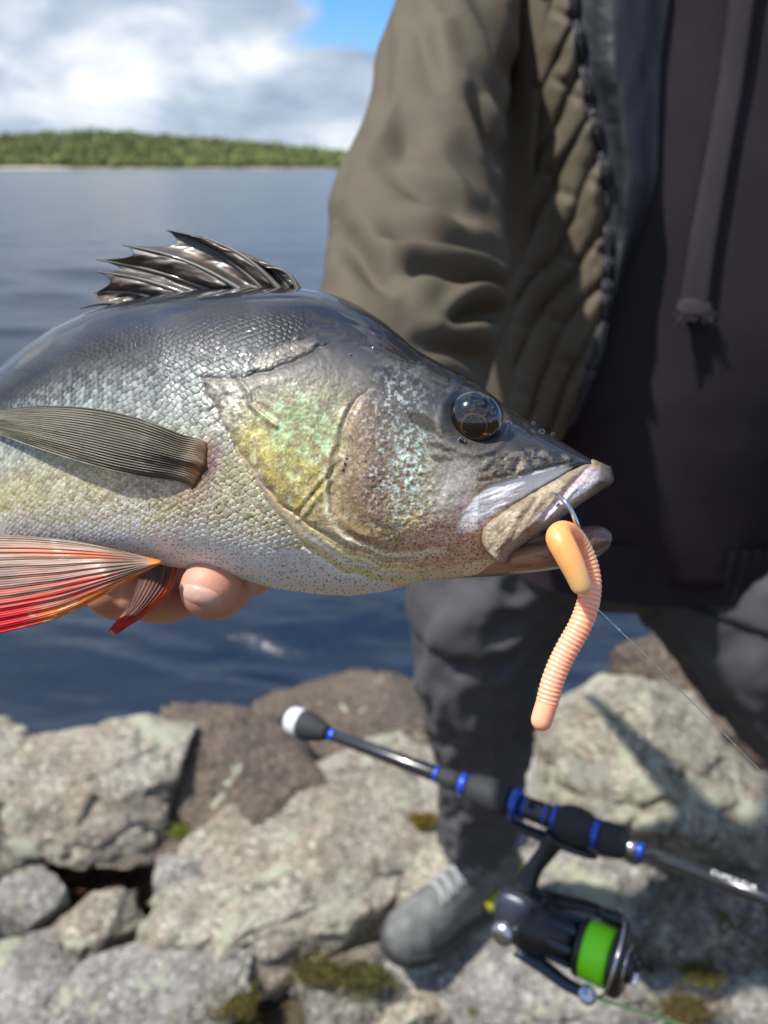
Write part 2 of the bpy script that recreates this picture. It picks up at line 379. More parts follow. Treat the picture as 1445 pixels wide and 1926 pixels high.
RM = {'pale': rock_mat('pale_granite', (0.43, 0.395, 0.325), (0.33, 0.265, 0.195), (0.14, 0.125, 0.105), 0.005, 0.0),
      'grey': rock_mat('grey_granite', (0.38, 0.37, 0.345), (0.26, 0.23, 0.19), (0.13, 0.125, 0.12), 0.0, 0.03),
      'brown': rock_mat('brown_granite', (0.17, 0.13, 0.098), (0.115, 0.088, 0.07), (0.06, 0.05, 0.043), -0.06, 0.0, 0.25),
      'lichen': rock_mat('lichen_granite', (0.42, 0.39, 0.315), (0.31, 0.255, 0.19), (0.14, 0.125, 0.10), 0.05, 0.02),
      'moss': rock_mat('mossy_granite', (0.33, 0.305, 0.265), (0.23, 0.19, 0.145), (0.11, 0.10, 0.09), 0.0, 0.08)}
def icosphere(sub):
    import bmesh
    bm = bmesh.new(); bmesh.ops.create_icosphere(bm, subdivisions=sub, radius=1.0)
    V = np.array([v.co for v in bm.verts]); F = np.array([[v.index for v in f.verts] for f in bm.faces]); bm.free(); return V, F
ICO = icosphere(6)
def rock_shape(seed, cuts=15, lo=0.48, hi=0.86, rough=0.085):
    r = np.random.default_rng(seed); V = ICO[0].copy()
    for k in range(cuts):
        n = r.normal(size=3); n[2] *= 0.8; n /= np.linalg.norm(n); h = r.uniform(lo, hi); d = V@n
        over = np.maximum(d-h, 0); V = V-n*(over*0.97)[:, None]
    for k in range(4):                                            # broad, slightly tilted upper faces
        n = np.array([r.normal()*0.28, r.normal()*0.28-0.12, 1.0]); n /= np.linalg.norm(n); over = np.maximum(V@n-r.uniform(0.42, 0.62), 0); V = V-n*(over*0.96)[:, None]
    s = seed*3.1
    D = fbm(V[:, 0]*1.6+s, V[:, 1]*1.6, V[:, 2]*1.6, seed, 3)*0.10+fbm(V[:, 0]*5+s, V[:, 1]*5, V[:, 2]*5, seed+1, 5, 0.6)*rough
    cr = np.abs(fbm(V[:, 0]*2.2+s, V[:, 1]*2.2, V[:, 2]*2.2+9, seed+5, 3)); D = D-0.07*(1-sm(0, 0.06, cr))
    return V*(1+D)[:, None]
def rock(px, py, zc, w, dp, h, yaw, seed, kind, label, tilt=(0, 0), **kw):
    """boulder whose middle is seen at (px,py) at height zc; w,dp,h full sizes in metres"""
    c = pt_z(px, py, zc); V = rock_shape(seed, **kw)*np.array([w*1.24, dp*1.24, h*1.32])/2*1.15
    M = np.array(Matrix.Rotation(yaw, 3, 'Z')@Matrix.Rotation(tilt[0], 3, 'X')@Matrix.Rotation(tilt[1], 3, 'Y'))
    V = V@M.T+c
    tag(obj('boulder', V, ICO[1], RM[kind]), label, 'boulder', 'boulders of the lake bank')
# ground sheet between the boulders, falling away under the water
def build_ground():
    nx, ny = 260, 230; x = np.linspace(-2.2, 2.4, nx-40); y = np.linspace(-1.5, 2.4, ny-30)
    x = np.concatenate([-2.2-np.geomspace(0.1, 500, 20)[::-1], x, 2.4+np.geomspace(0.1, 500, 20)]); y = np.concatenate([-1.5-np.geomspace(0.1, 500, 30)[::-1], y]); X, Y = np.meshgrid(x, y)
    far = np.maximum(np.maximum(-Y-1.5, 0), 0); wide = np.maximum(np.abs(X)-2.3, 0)
    Z = -0.17+0.05*fbm(X*3, Y*3, 0, 21, 4)+0.02*fbm(X*14, Y*14, 0, 22, 3)-0.55*sm(1.3, 2.1, Y)
    Z = Z+0.30*far**0.82*(1+0.25*vn(X/20, Y/20, 0, 24))*(far < 90)+0.30*90**0.82*(far >= 90)-0.9*sm(0.0, 4.0, wide)*sm(-1.5, 1.0, Y)     # the bank climbs behind the camera
    m = mat('bank_soil', (0.035, 0.027, 0.015), 0.95, var=(0.085, 0.06, 0.034), scale=30, bump=0.8, bscale=120, bdist=0.008)
    tag(obj('ground', np.stack([X, Y, Z], -1).reshape(-1, 3), grid_faces(ny, nx), m, base=(0, 0, -0.2)), kind='structure', label='dark soil between the boulders')
    r = np.random.default_rng(31); n = 5200; cx = r.uniform(-1.1, 1.2, n); cy = r.uniform(0.45, 1.35, n)
    keep = fbm(cx*4, cy*4, 0, 33, 2) > -0.05; cx, cy = cx[keep], cy[keep]; n = len(cx)
    z0 = -0.17+0.05*fbm(cx*3, cy*3, 0, 21, 4)+0.02*fbm(cx*14, cy*14, 0, 22, 3)-0.55*sm(1.3, 2.1, cy)+r.uniform(0.003, 0.03, n)
    a = r.uniform(0, 6.28, n); l = r.uniform(0.012, 0.032, n); tz = r.uniform(-0.3, 0.3, n); w = 0.0011
    d = np.stack([np.cos(a), np.sin(a), tz], -1)*l[:, None]; s = np.stack([-np.sin(a), np.cos(a), a*0], -1)*w; c = np.stack([cx, cy, z0], -1); u = np.array([0, 0, w])
    V = np.stack([c-d-s, c-d+s, c-d+u*1.6, c+d-s, c+d+s, c+d+u*1.6], 1).reshape(-1, 3)
    f = np.array([[0, 1, 4, 3], [1, 2, 5, 4], [2, 0, 3, 5]]); F = (f[None]+(np.arange(n)*6)[:, None, None]).reshape(-1, 4)
    cc = np.repeat(np.array([[0.30, 0.14, 0.06]])*r.uniform(0.5, 1.5, (n, 1)), 6, 0)
    tag(obj('pine_needles', V, F, mat('needle', rough=0.8, attr=True), base=(0, 0.8, -0.15), smooth=False, col=cc), 'rust brown fallen pine needles in the gaps between boulders', 'needles', kind='stuff')
build_ground()
S_ = 0.001
ROCKS = [
 # px, py, z, w, depth, h, yaw, seed, kind, label
 (135, 1475, -0.03, .47, .34, .29, 0.3, 11, 'pale', 'large pale rounded boulder at the water with a tan stain on its face', dict()),
 (465, 1480, -0.11, .52, .46, .31, -0.3, 12, 'brown', 'dark brown sloping boulder between the pale rounded one and the long slab', dict()),
 (715, 1385, -0.19, .62, .52, .26, 0.2, 13, 'brown', 'wet brown rock at the lake edge beyond the rod butt', dict()),
 (655, 1580, -0.13, .62, .30, .28, 0.70, 14, 'pale', 'long tan slab sloping up beside the grey boot', dict(cuts=9)),
 (585, 1735, -0.10, .27, .19, .19, 0.4, 15, 'lichen', 'flat rock with a pale green lichen patch in front of the boot toe', dict()),
 (1205, 1420, 0.03, .52, .42, .38, 0.1, 16, 'lichen', 'big grey lichened boulder behind the rod grip', dict()),
 (1370, 1375, 0.02, .46, .36, .40, -0.5, 17, 'brown', 'brown boulder under the bent left thigh', dict()),
 (1150, 1660, -0.12, .40, .28, .22, -0.2, 18, 'grey', 'smooth grey slab behind the spinning reel', dict(cuts=9)),
 (850, 1700, -0.14, .34, .30, .22, 0.3, 19, 'pale', 'flat tan rock carrying the boot', dict()),
 (1395, 1640, -0.10, .18, .15, .16, 0.6, 20, 'moss', 'small mossy boulder under the bare rod blank', dict()),
 (1330, 1760, -0.11, .32, .22, .18, 0.4, 21, 'moss', 'rough grey rock with dark moss spots beside the spool', dict()),
 (985, 1870, -0.12, .36, .20, .19, -0.1, 22, 'grey', 'low grey rock below the reel and its green line', dict()),
 (1365, 1905, -0.13, .26, .18, .17, 0.2, 23, 'grey', 'grey rock where the green braid runs over the bank', dict()),
 (650, 1880, -0.13, .17, .13, .15, 0.5, 24, 'moss', 'broken rock with olive moss in front of the lichen rock', dict()),
 (335, 1850, -0.12, .31, .17, .18, 0.5, 25, 'grey', 'light grey ridged rock leaning beside the olive moss clump', dict()),
 (60, 1885, -0.14, .24, .17, .15, 0.1, 26, 'grey', 'pale grey rock with a rough top beside the light ridged rock', dict()),
 (350, 1670, -0.10, .13, .13, .22, 0.2, 27, 'grey', 'upright grey stone wedged beside the long slab', dict()),
 (175, 1755, -0.13, .14, .11, .13, 0.9, 28, 'pale', 'small pointed tan stone with rusty needles round it', dict()),
 (40, 1690, -0.11, .16, .13, .15, 0.3, 29, 'grey', 'small grey stone under the pale rounded boulder', dict()),
 (300, 1580, -0.12, .10, .08, .09, 0.6, 30, 'moss', 'little stone with bright green moss in the cleft', dict()),
 (455, 1775, -0.15, .17, .11, .12, 0.8, 31, 'pale', 'narrow tan stone between the upright stone and the lichen rock', dict()),
 (1280, 1555, -0.04, .22, .18, .15, 0.2, 32, 'grey', 'flat grey stone just beyond the fore grip', dict()),
 (1010, 1500, -0.10, .30, .26, .24, 0.0, 33, 'grey', 'grey rock behind the standing leg', dict()),
 (800, 1600, -0.16, .30, .30, .22, 0.0, 34, 'pale', 'tan rock behind the heel of the boot', dict()),
 (-170, 1600, -0.04, .42, .42, .34, 0.3, 35, 'pale', 'pale boulder beyond the small grey stone on the open bank', dict()),
 (1620, 1650, -0.08, .50, .50, .34, 0.3, 36, 'grey', 'grey boulder carrying the other boot', dict()),
 (800, 1880, -0.14, .16, .14, .14, 0.4, 37, 'pale', 'tan stone below the boot toe beside the dark moss', dict()),
 (1180, 1880, -0.13, .14, .12, .12, 1.0, 38, 'grey', 'grey stone under the spool of the reel', dict()),
]
for px, py, z, w, dp, h, yaw, seed, kind, label, kw in ROCKS:
    rock(px, py, z, w, dp, h, yaw, seed, kind, label, **kw)
# loose broken stones lying in the gaps
ICO4 = icosphere(4); keepI = ICO; ICO = ICO4; stone_me = []
for k in range(5): stone_me.append(raw_mesh('stone', rock_shape(200+k, cuts=11, lo=.5, hi=.85, rough=.10), ICO4[1]))
ICO = keepI; kinds_ = ('grey', 'pale', 'moss', 'brown', 'grey')
for k in range(5): stone_me[k].materials.append(RM[kinds_[k]])
rs = np.random.default_rng(77)
for k in range(40):
    x_, y_ = rs.uniform(-20, 1445), rs.uniform(1545, 1920); c = pt_z(x_, y_, -0.155); r_ = rs.uniform(.016, .045)
    o = bpy.data.objects.new('loose_stone', stone_me[k % 5]); COL.objects.link(o); o.location = Vector(c); o.scale = (r_*rs.uniform(.8, 1.5), r_, r_*rs.uniform(.6, 1.0)); o.rotation_euler = tuple(rs.uniform(-.6, 3, 3))
    w_ = ('plain grey', 'tan', 'mossy grey', 'dark brown', 'plain grey')[k % 5]
    tag(o, 'small '+w_+' broken stone lying loose in the gaps between boulders', 'stone', 'loose '+w_+' stones in the gaps')
def moss_clump(px, py, z, r_, seed, colr, label):
    c = pt_z(px, py, z); r = np.random.default_rng(seed); n = 1400
    q = r.normal(size=(n, 3)); q /= np.linalg.norm(q, axis=1)[:, None]; q[:, 2] = np.abs(q[:, 2])*0.3
    q[:, :2] *= (1+0.45*vn(q[:, 0]*2.2+seed*5, q[:, 1]*2.2, 0, seed))[:, None]*np.array([1.35, 0.8]); p = c+q*r_*r.uniform(0.35, 1, (n, 1))
    t = r.normal(size=(n, 3)); t[:, 2] += 1.2; t /= np.linalg.norm(t, axis=1)[:, None]; s = np.cross(t, r.normal(size=(n, 3))); s /= np.linalg.norm(s, axis=1)[:, None]
    L = r.uniform(.004, .010, (n, 1)); W = 0.0016
    V = np.stack([p-s*W, p+s*W, p+t*L], 1).reshape(-1, 3); F = np.arange(n*3).reshape(-1, 3)
    B, FB = rbox(c, np.eye(3), (r_*.8, r_*.5, r_*.20), 2.0, 7); m0 = len(B)
    F2 = [list(f) for f in FB]+[list(f+m0) for f in F]
    cc = np.vstack([np.tile(np.array(colr)*0.6, (m0, 1)), np.repeat(np.array(colr)*r.uniform(0.6, 1.6, (n, 1)), 3, 0)])
    tag(obj('moss_clump', np.vstack([B, V]), F2, mat('moss', rough=0.9, attr=True), smooth=False, col=cc), label, 'moss', 'moss clumps among the boulders')
moss_clump(345, 1560, -0.06, 0.034, 1, (0.16, 0.19, 0.03), 'bright green moss clump on the little stone in the cleft')
moss_clump(440, 1880, -0.09, 0.05, 2, (0.10, 0.085, 0.012), 'olive moss clump beside the light grey ridged rock')
moss_clump(600, 1830, -0.06, 0.045, 3, (0.085, 0.07, 0.012), 'olive brown moss under the lichen rock')
moss_clump(690, 1840, -0.07, 0.04, 4, (0.075, 0.07, 0.015), 'dark olive moss in front of the boot toe')
moss_clump(1320, 1835, -0.03, 0.03, 5, (0.09, 0.08, 0.018), 'dark olive moss on the rough rock by the spool')
moss_clump(1290, 1900, -0.03, 0.045, 6, (0.08, 0.06, 0.015), 'brown moss under the green braid')
moss_clump(795, 1545, -0.06, 0.026, 7, (0.15, 0.11, 0.012), 'ochre moss tuft in the seam of the tan rock')
# ------------------------------------------------------------------ the angler
M_JACKET = mat('olive_softshell', (0.098, 0.080, 0.054), 0.7, spec=0.25, var=(0.080, 0.065, 0.043), scale=18, bump=0.25, bscale=900, bdist=0.0006)
M_LINING = mat('black_nylon', (0.011, 0.012, 0.017), 0.45, bump=0.1, bscale=60, bdist=0.002)
M_HOODIE = mat('charcoal_cotton', (0.031, 0.0245, 0.033), 0.95, spec=0.2, var=(0.024, 0.019, 0.026), scale=25, bump=0.35, bscale=1400, bdist=0.0006)
M_TROUS = mat('dark_grey_trouser', (0.090, 0.090, 0.096), 0.8, spec=0.25, var=(0.065, 0.065, 0.072), scale=20, bump=0.3, bscale=1100, bdist=0.0006)
M_ZIP = mat('black_zip', (0.02, 0.02, 0.022), 0.35)
M_CORD = mat('drawstring_webbing', (0.042, 0.035, 0.046), 0.85, spec=0.2, bump=0.8, bscale=700, bdist=0.001)
M_SKIN = mat('skin', (0.60, 0.30, 0.205), 0.55, var=(0.55, 0.25, 0.17), scale=35, bump=0.25, bscale=420, bdist=0.0006, sss=(0.35, (0.008, 0.003, 0.0015)))
M_NAIL = mat('nail', (0.60, 0.36, 0.28), 0.22, coat=0.4, sss=(0.3, (0.004, 0.002, 0.001)))
M_HAIR = mat('brown_hair', (0.05, 0.03, 0.018), 0.55)

person = thing('person', 'person in olive jacket, dark hoodie and grey trousers holding out a fish', 'person', (0.25, 0.88, 0.0))

# torso: closed loft of ellipses (hoodie)
def torso_rings(grow=0.0, z0=0.80, z1=1.47, n=60, seg=96):
    z = np.linspace(z0, z1, n)
    cx = np.interp(z, [0.8, 1.1, 1.35, 1.47], [0.335, 0.345, 0.36, 0.365]); cy = np.interp(z, [0.8, 1.0, 1.2, 1.47], [0.815, 0.815, 0.845, 0.88])
    rx = np.interp(z, [0.8, 1.0, 1.2, 1.36, 1.43, 1.47], [0.205, 0.212, 0.225, 0.225, 0.17, 0.08])+grow
    ry = np.interp(z, [0.8, 0.95, 1.2, 1.36, 1.43, 1.47], [0.140, 0.145, 0.135, 0.12, 0.09, 0.06])+grow
    ph = np.linspace(0, 2*np.pi, seg, endpoint=False)
    c, s = np.cos(ph), np.sin(ph); e = 2/2.3
    X = cx[:, None]+rx[:, None]*np.sign(c)*np.abs(c)**e; Y = cy[:, None]+ry[:, None]*np.sign(s)*np.abs(s)**e
    return X, Y, np.repeat(z[:, None], seg, 1)
X, Y, Z = torso_rings()
# soft hanging folds running down from the chest towards the hem
f = 0.010*fbm(X*7+Z*3.0, Z*2.2, Y*4, 41, 3)+0.006*np.sin((X*1.0+Z*0.55)*34+2*fbm(X*4, Z*4, 0, 43, 2))*sm(1.25, 0.95, Z)
Y = Y-f*(Y < 0.84)
tv = np.stack([X, Y, Z], -1); n, seg = tv.shape[:2]
V = tv.reshape(-1, 3); F = [list(q) for q in grid_faces(n, seg, True)]+[list(range(seg))[::-1], list(range((n-1)*seg, n*seg))]
hoodie = obj('hoodie', V, F, M_HOODIE, person)
TB = BVHTree.FromPolygons([Vector(v) for v in V], F)
def drape_d(px, py):
    """distance along the lens axis at which the pixel ray meets the torso"""
    o = Vector(CAM); out = np.zeros(np.shape(px)); P1 = P(px, py, 1.0)-CAM
    it = np.nditer(np.asarray(px), flags=['multi_index'])
    for _ in it:
        d = Vector(P1[it.multi_index]); h = TB.ray_cast(o, d.normalized())
        out[it.multi_index] = np.nan if h[0] is None else dep(np.array(h[0]))
    return out
def fill(d, edge=0.84):
    """rows with misses on the left continue round the flank"""
    for r in d:
        ok = np.where(~np.isnan(r))[0]
        if len(ok) == 0: r[:] = edge; continue
        i = ok[0]
        for k in range(i-1, -1, -1): r[k] = r[k+1]+min(0.012, 0.003*(i-k))
        j = ok[-1]; r[j+1:] = r[j]
    for i in range(d.shape[0]):
        pass
    return d
def smooth2(a, k=5):
    ker = np.hanning(k+2)[1:-1]; ker /= ker.sum()
    for ax in (0, 1):
        a = np.apply_along_axis(lambda v: np.convolve(np.pad(v, k//2, mode='edge'), ker, 'valid'), ax, a)
    return a
YS = np.array([-160, 0, 100, 220, 330, 450, 560, 660, 760, 860])
ZIPX = np.array([1072, 1080, 1093, 1118, 1140, 1146, 1141, 1126, 1090, 1040])
LEFTX = np.array([890, 900, 905, 905, 905, 905, 900, 890, 860, 820])
HOODX = np.array([1262, 1262, 1246, 1240, 1238, 1205, 1165, 1135, 1096, 1044])
def patch(xl, xr, y0, y1, ny, nx):
    y = np.linspace(y0, y1, ny); a = interp_s(YS, xl, y, 61); b = interp_s(YS, xr, y, 61); t = np.linspace(0, 1, nx)
    return a[:, None]+(b-a)[:, None]*t[None], np.repeat(y[:, None], nx, 1), np.repeat(t[None], ny, 0)
jacket = bpy.data.objects.new('jacket', None); COL.objects.link(jacket); jacket.parent = person; jacket['label'] = 'olive jacket hanging open over the hoodie'
# quilted front panel
px, py, t = patch(LEFTX, ZIPX, -150, 850, 150, 90)
d = smooth2(fill(drape_d(px, py)), 9)
q = (px*0.86+py*0.50)/56.0+0.5*fbm(px/160, py/160, 0, 51, 2)              # diagonal quilting channels
sft = np.abs(np.sin(np.pi*q)); puff = sft**0.5
cross = np.abs(np.sin(np.pi*((px*-0.42+py*0.90)/150.0+0.35*vn(np.floor(q)*1.7, q*0, 0, 54))))
puff = puff*(0.55+0.45*np.clip(cross*3, 0, 1)**0.6)
hang = 0.020+0.020*sm(300, 800, py)
d = d-hang-0.011*puff-0.008*fbm(px/70+py/160, py/120, 0, 52, 3)
d = d+0.016*sm(0.9, 1.0, t)*0.3
obj('front_panel', *sheet(P(px, py, d), 0.006, n=(0, -1, 0)), M_JACKET, jacket)['label'] = 'quilted olive front panel'
DPAN = d
# black lining turned out beside the zip
px, py, t = patch(ZIPX+4, HOODX, -150, 800, 150, 46)
dl = smooth2(fill(drape_d(px, py)), 9)
w = 0.005*fbm(px/45, py/130, 0, 61, 2)+0.0008*fbm(px/24, py/13, 0, 62, 2)*np.exp(-((t-0.22)/0.2)**2)
dl = dl-0.019*(1-t**1.5)-0.005-0.010*np.sin(np.pi*np.clip(t*1.0, 0, 1))**2-w*np.sin(np.pi*np.clip(t, 0.05, 0.95))**0.5
obj('lining', *sheet(P(px, py, dl), 0.003, n=(0, -1, 0)), M_LINING, jacket)['label'] = 'shiny black lining'
# zip coil
y = np.linspace(-140, 800, 1500); x = interp_s(YS, ZIPX, y, 61); i = np.clip((y+150)/1000*149, 0, 149)
dz = np.interp(i, np.arange(150), DPAN[:, -1])-0.003
V, F = tube(P(x, y, dz), 0.0021, 8, disp=lambda u, p: 1+0.30*np.sign(np.sin(u*2*np.pi*190)))
obj('zip', V, F, M_ZIP, jacket)
for off, r_ in ((-7, 0.0014), (7, 0.0016)):
    V, F = tube(P(x+off, y, dz+0.001), (r_), 6); obj('zip_tape', V, F, M_LINING, jacket)
# jacket back and flank shell
X, Y, Z = torso_rings(0.022, 0.84, 1.46, 50, 120); ph = np.linspace(0, 2*np.pi, 120, endpoint=False)
sel = np.where((ph > -0.5) & ((ph < 3.75) | (ph > 5.95)))[0]; sel = np.concatenate([sel[sel > 110], sel[sel <= 110]])
G = np.stack([X, Y, Z], -1)[:, sel]; G = G+(0.007*fbm(G[..., 0]*9, G[..., 1]*9, G[..., 2]*5, 71, 3))[..., None]*np.array([0.7, 0.7, 0])
obj('back_panel', *sheet(G, 0.004), M_JACKET, jacket)
# sleeves
def sleeve(path, seed, name, fold=1.0, creases=()):
    C = curve(path, 240); R = C[:, 3]; n = len(C)
    u = np.linspace(0, 1, n)[:, None]; 
    T, N, B = frames(C[:, :3]); seg = 120; ph = np.linspace(0, 2*np.pi, seg, endpoint=False)[None, :]
    L = np.concatenate([[0], np.cumsum(np.linalg.norm(np.diff(C[:, :3], axis=0), axis=1))])[:, None]
    c, s = np.cos(ph), np.sin(ph)
    el = np.exp(-((u-0.52)/0.16)**2)
    D = 0.006*fbm(L*7+0.9*c+0.6*s, c*0.9+seed, s*0.9, seed, 2)*fold+0.0016*fbm(L*22, c*2, s*2+seed, seed+3, 3)
    D += 0.0045*(1-2.4*np.abs(fbm(L*11+1.3*c+0.9*s, c*1.1, s*1.1+seed, seed+6, 2)))*(0.35+0.65*el)*fold
    if creases:                                                   # pressed folds seen on the arm, cut where they run
        Wp = C[:, None, :3]+N[:, None]*(R[:, None]*c)[..., None]+B[:, None]*(R[:, None]*s)[..., None]
        dd = dep(Wp); gx = CX+FPX*Wp[..., 0]/dd; gy = CY-FPX*((Wp[..., 1])*SP+(Wp[..., 2]-CAM[2])*CP)/dd
        front = sm(-0.2, 0.25, ((Wp-C[:, None, :3])*(CAM-Wp)).sum(-1)/(R[:, None]*np.linalg.norm(CAM-Wp, axis=-1)))
        for pts, wd, am in creases:
            q = curve(pts, 24, 2); dist = np.full(gx.shape, 1e9); sgn = np.zeros(gx.shape); tt_ = np.zeros(gx.shape)
            for i_ in range(len(q)-1):
                a_, b_ = q[i_], q[i_+1]; ab = b_-a_; t_ = np.clip(((gx-a_[0])*ab[0]+(gy-a_[1])*ab[1])/(ab@ab), 0, 1); dx = gx-a_[0]-t_*ab[0]; dy = gy-a_[1]-t_*ab[1]; h_ = np.hypot(dx, dy)
                m_ = h_ < dist; sgn = np.where(m_, np.sign(ab[0]*dy-ab[1]*dx), sgn); tt_ = np.where(m_, (i_+t_)/(len(q)-1), tt_); dist = np.where(m_, h_, dist)
            env = np.clip(np.sin(np.pi*np.clip(tt_, 0.02, 0.98)), 0, 1)**0.6
            D += 1.35*front*am*env*(-np.exp(-(dist/wd)**2)+0.75*np.exp(-((sgn*dist+1.9*wd)/(1.2*wd))**2)+0.35*np.exp(-((sgn*dist-2.2*wd)/(1.4*wd))**2))
    rad = R[:, None]+D
    G = C[:, None, :3]+N[:, None]*(rad*c)[..., None]+B[:, None]*(rad*s)[..., None]
    return obj(name, G.reshape(-1, 3), grid_faces(n, seg, True), M_JACKET, jacket)
def WP(px, py, d, r): return [*P(px, py, d), r]
sleeve([WP(905, -150, .73, .072), WP(872, 0, .690, .058), WP(838, 150, .645, .058), WP(812, 290, .61, .061), WP(790, 410, .585, .066), WP(785, 520, .555, .068),
        WP(752, 640, .50, .062), WP(690, 745, .445, .053), WP(590, 845, .395, .046), WP(500, 915, .365, .041)], 81, 'sleeve', creases=[
        ([(752, 512), (795, 506), (850, 520), (945, 550)], 15, .013), ([(840, 612), (885, 592), (950, 592)], 14, .012), ([(884, 190), (905, 232), (938, 300)], 12, .009),
        ([(790, 40), (803, 110), (828, 190)], 20, .005), ([(725, 325), (800, 368), (905, 420)], 22, .007), ([(642, 425), (690, 500), (755, 555)], 22, .008),
        ([(885, -10), (930, 70), (962, 150)], 14, .006), ([(800, 640), (850, 655), (905, 690)], 16, .008), ([(690, 300), (730, 290), (790, 250)], 26, .004), ([(700, 455), (760, 450), (850, 470), (930, 480)], 20, .006)])
LH = P(1760, 1808, 0.424)          # where the other hand grips the rod, right of the picture
ls = np.array([0.585, 0.87, 1.40]); le = np.array([0.66, 0.72, 1.06]); lw = LH+np.array([0.055, 0.085, 0.05])
sleeve([[*(ls), .075], [*(ls*0.5+le*0.5+[.015, 0, 0]), .062], [*le, .062], [*(le*0.5+lw*0.5), .05], [*lw, .04]], 91, 'sleeve')
# drawstring: flat webbing
yy = np.linspace(-140, 578, 260); xc = interp_s([-160, 0, 150, 300, 450, 580], [1420, 1398, 1378, 1352, 1325, 1306], yy, 41); hw = interp_s([-160, 0, 300, 580], [24, 22, 21, 25], yy, 41)
tt = np.linspace(-1, 1, 15); px = xc[:, None]+hw[:, None]*tt; py = yy[:, None]+0*px+tt*4
d = smooth2(drape_d(px, py), 9)
d = d-0.006-0.0018*(1-tt**4)+0.0006*np.cos(tt*22)+0.0004*np.sin(yy[:, None]*1.4)*(np.abs(tt) > 0.75)
obj('drawstring', *sheet(P(px, py, d), 0.003, n=(0, -1, 0)), M_CORD, hoodie)['label'] = 'flat charcoal drawstring'
# stitched, frayed end of the drawstring
rr = np.random.default_rng(4); dK = float(drape_d(np.array([1306.0]), np.array([578.0]))[0])
KV, KF = rbox(P(1306, 579, dK-0.008), np.array([[1, 0, 0], [0, CP, -SP], [0, SP, CP]]), (0.0155, 0.003, 0.0085), 3.0, 7)
VF = [(KV, KF)]
for k in range(46):
    a = rr.uniform(-1, 1); p0 = np.array([1306+a*30, 588+rr.uniform(-6, 6), dK-0.008]); p1 = p0+np.array([a*8+rr.normal()*5, rr.uniform(6, 20), -0.002*rr.random()])
    vv, ff = tube(curve([P(*p0), P(*((p0+p1)/2+[rr.normal()*3, 0, 0])), P(*p1)], 5), 0.0006, 5, caps=False); VF.append((vv, ff))
obj('cord_end', *join(*VF), M_CORD, hoodie)
# second drawstring, out of the picture on the far side of the chest
px2 = 1620+0*xc[:, None]-(xc[:, None]-1398)+hw[:, None]*tt; d2 = drape_d(px2, py); d2 = np.where(np.isnan(d2), np.nanmean(d2), d2)-0.006
obj('drawstring', *sheet(P(px2, py, smooth2(d2, 9)), 0.003, n=(0, -1, 0)), M_CORD, hoodie)
# ribbed hem of the hoodie
X, Y, Z = torso_rings(0.004, 0.775, 0.845, 16, 360); ph = np.linspace(0, 2*np.pi, 360, endpoint=False)
Y = Y-0.0006*np.cos(ph*110)
obj('hem', np.stack([X, Y, Z], -1).reshape(-1, 3), grid_faces(16, 360, True), M_HOODIE, hoodie)

# trousers: one mesh, two legs meeting in a pelvis block
def leg(path, seed, amp=1.0):
    C = curve(path, 170); n = len(C); seg = 90; T, N, B = frames(C[:, :3]); ph = np.linspace(0, 2*np.pi, seg, endpoint=False)[None, :]
    L = np.concatenate([[0], np.cumsum(np.linalg.norm(np.diff(C[:, :3], axis=0), axis=1))])[:, None]; c, s = np.cos(ph), np.sin(ph)
    n1 = fbm(L*9+1.2*c, c*1.4+seed, s*1.4, seed, 3); n2 = fbm(L*17-1.3*s, c*2+seed, s*2, seed+2, 3)
    rad = C[:, 3][:, None]+amp*(0.011*(1-2.2*np.abs(n1))+0.006*(1-2*np.abs(n2)))
    G = C[:, None, :3]+N[:, None]*(rad*c)[..., None]+B[:, None]*(rad*s)[..., None]
    return G.reshape(-1, 3), grid_faces(n, seg, True)
def LP(px, py, yw, r): return [*pt_y(px, py, yw), r]
ankle = pt_y(898, 1572, 0.925)
rleg = leg([[0.245, 0.845, 0.93, .10], LP(935, 1080, .835, .098), LP(912, 1180, .835, .088), LP(898, 1290, .835, .074), LP(906, 1400, .865, .062), LP(905, 1480, .90, .057), [*ankle, .056]], 101)
lleg = leg([[0.37, 0.845, 0.93, .115], [0.40, 0.80, 0.80, .110], [0.46, 0.745, 0.70, .098], [0.57, 0.70, 0.585, .088], [0.69, 0.67, 0.48, .078], [0.78, 0.72, 0.33, .070], [0.83, 0.79, 0.09, .064]], 111, 1.15)
pel = rbox((0.315, 0.835, 0.83), np.eye(3), (0.19, 0.125, 0.13), 3.0, 14)
obj('trousers', *join(rleg, lleg, pel), M_TROUS, person)
# pocket seam on the raised thigh
tq = BVHTree.FromPolygons([Vector(v) for v in lleg[0]], [list(map(int, q)) for q in lleg[1]])
sp = []
for x_, y_ in curve([(1262, 1128), (1330, 1150), (1400, 1172), (1480, 1200)], 30, 2):
    h = tq.ray_cast(Vector(CAM), Vector(P(x_, y_, 1.0)-CAM).normalized())
    if h[0] is not None: sp.append(np.array(h[0])+[0, -0.001, 0])
if len(sp) > 4: obj('pocket_seam', *tube(np.array(sp), 0.0035, 8), mat('seam', (0.012, 0.012, 0.014), 0.8), person)

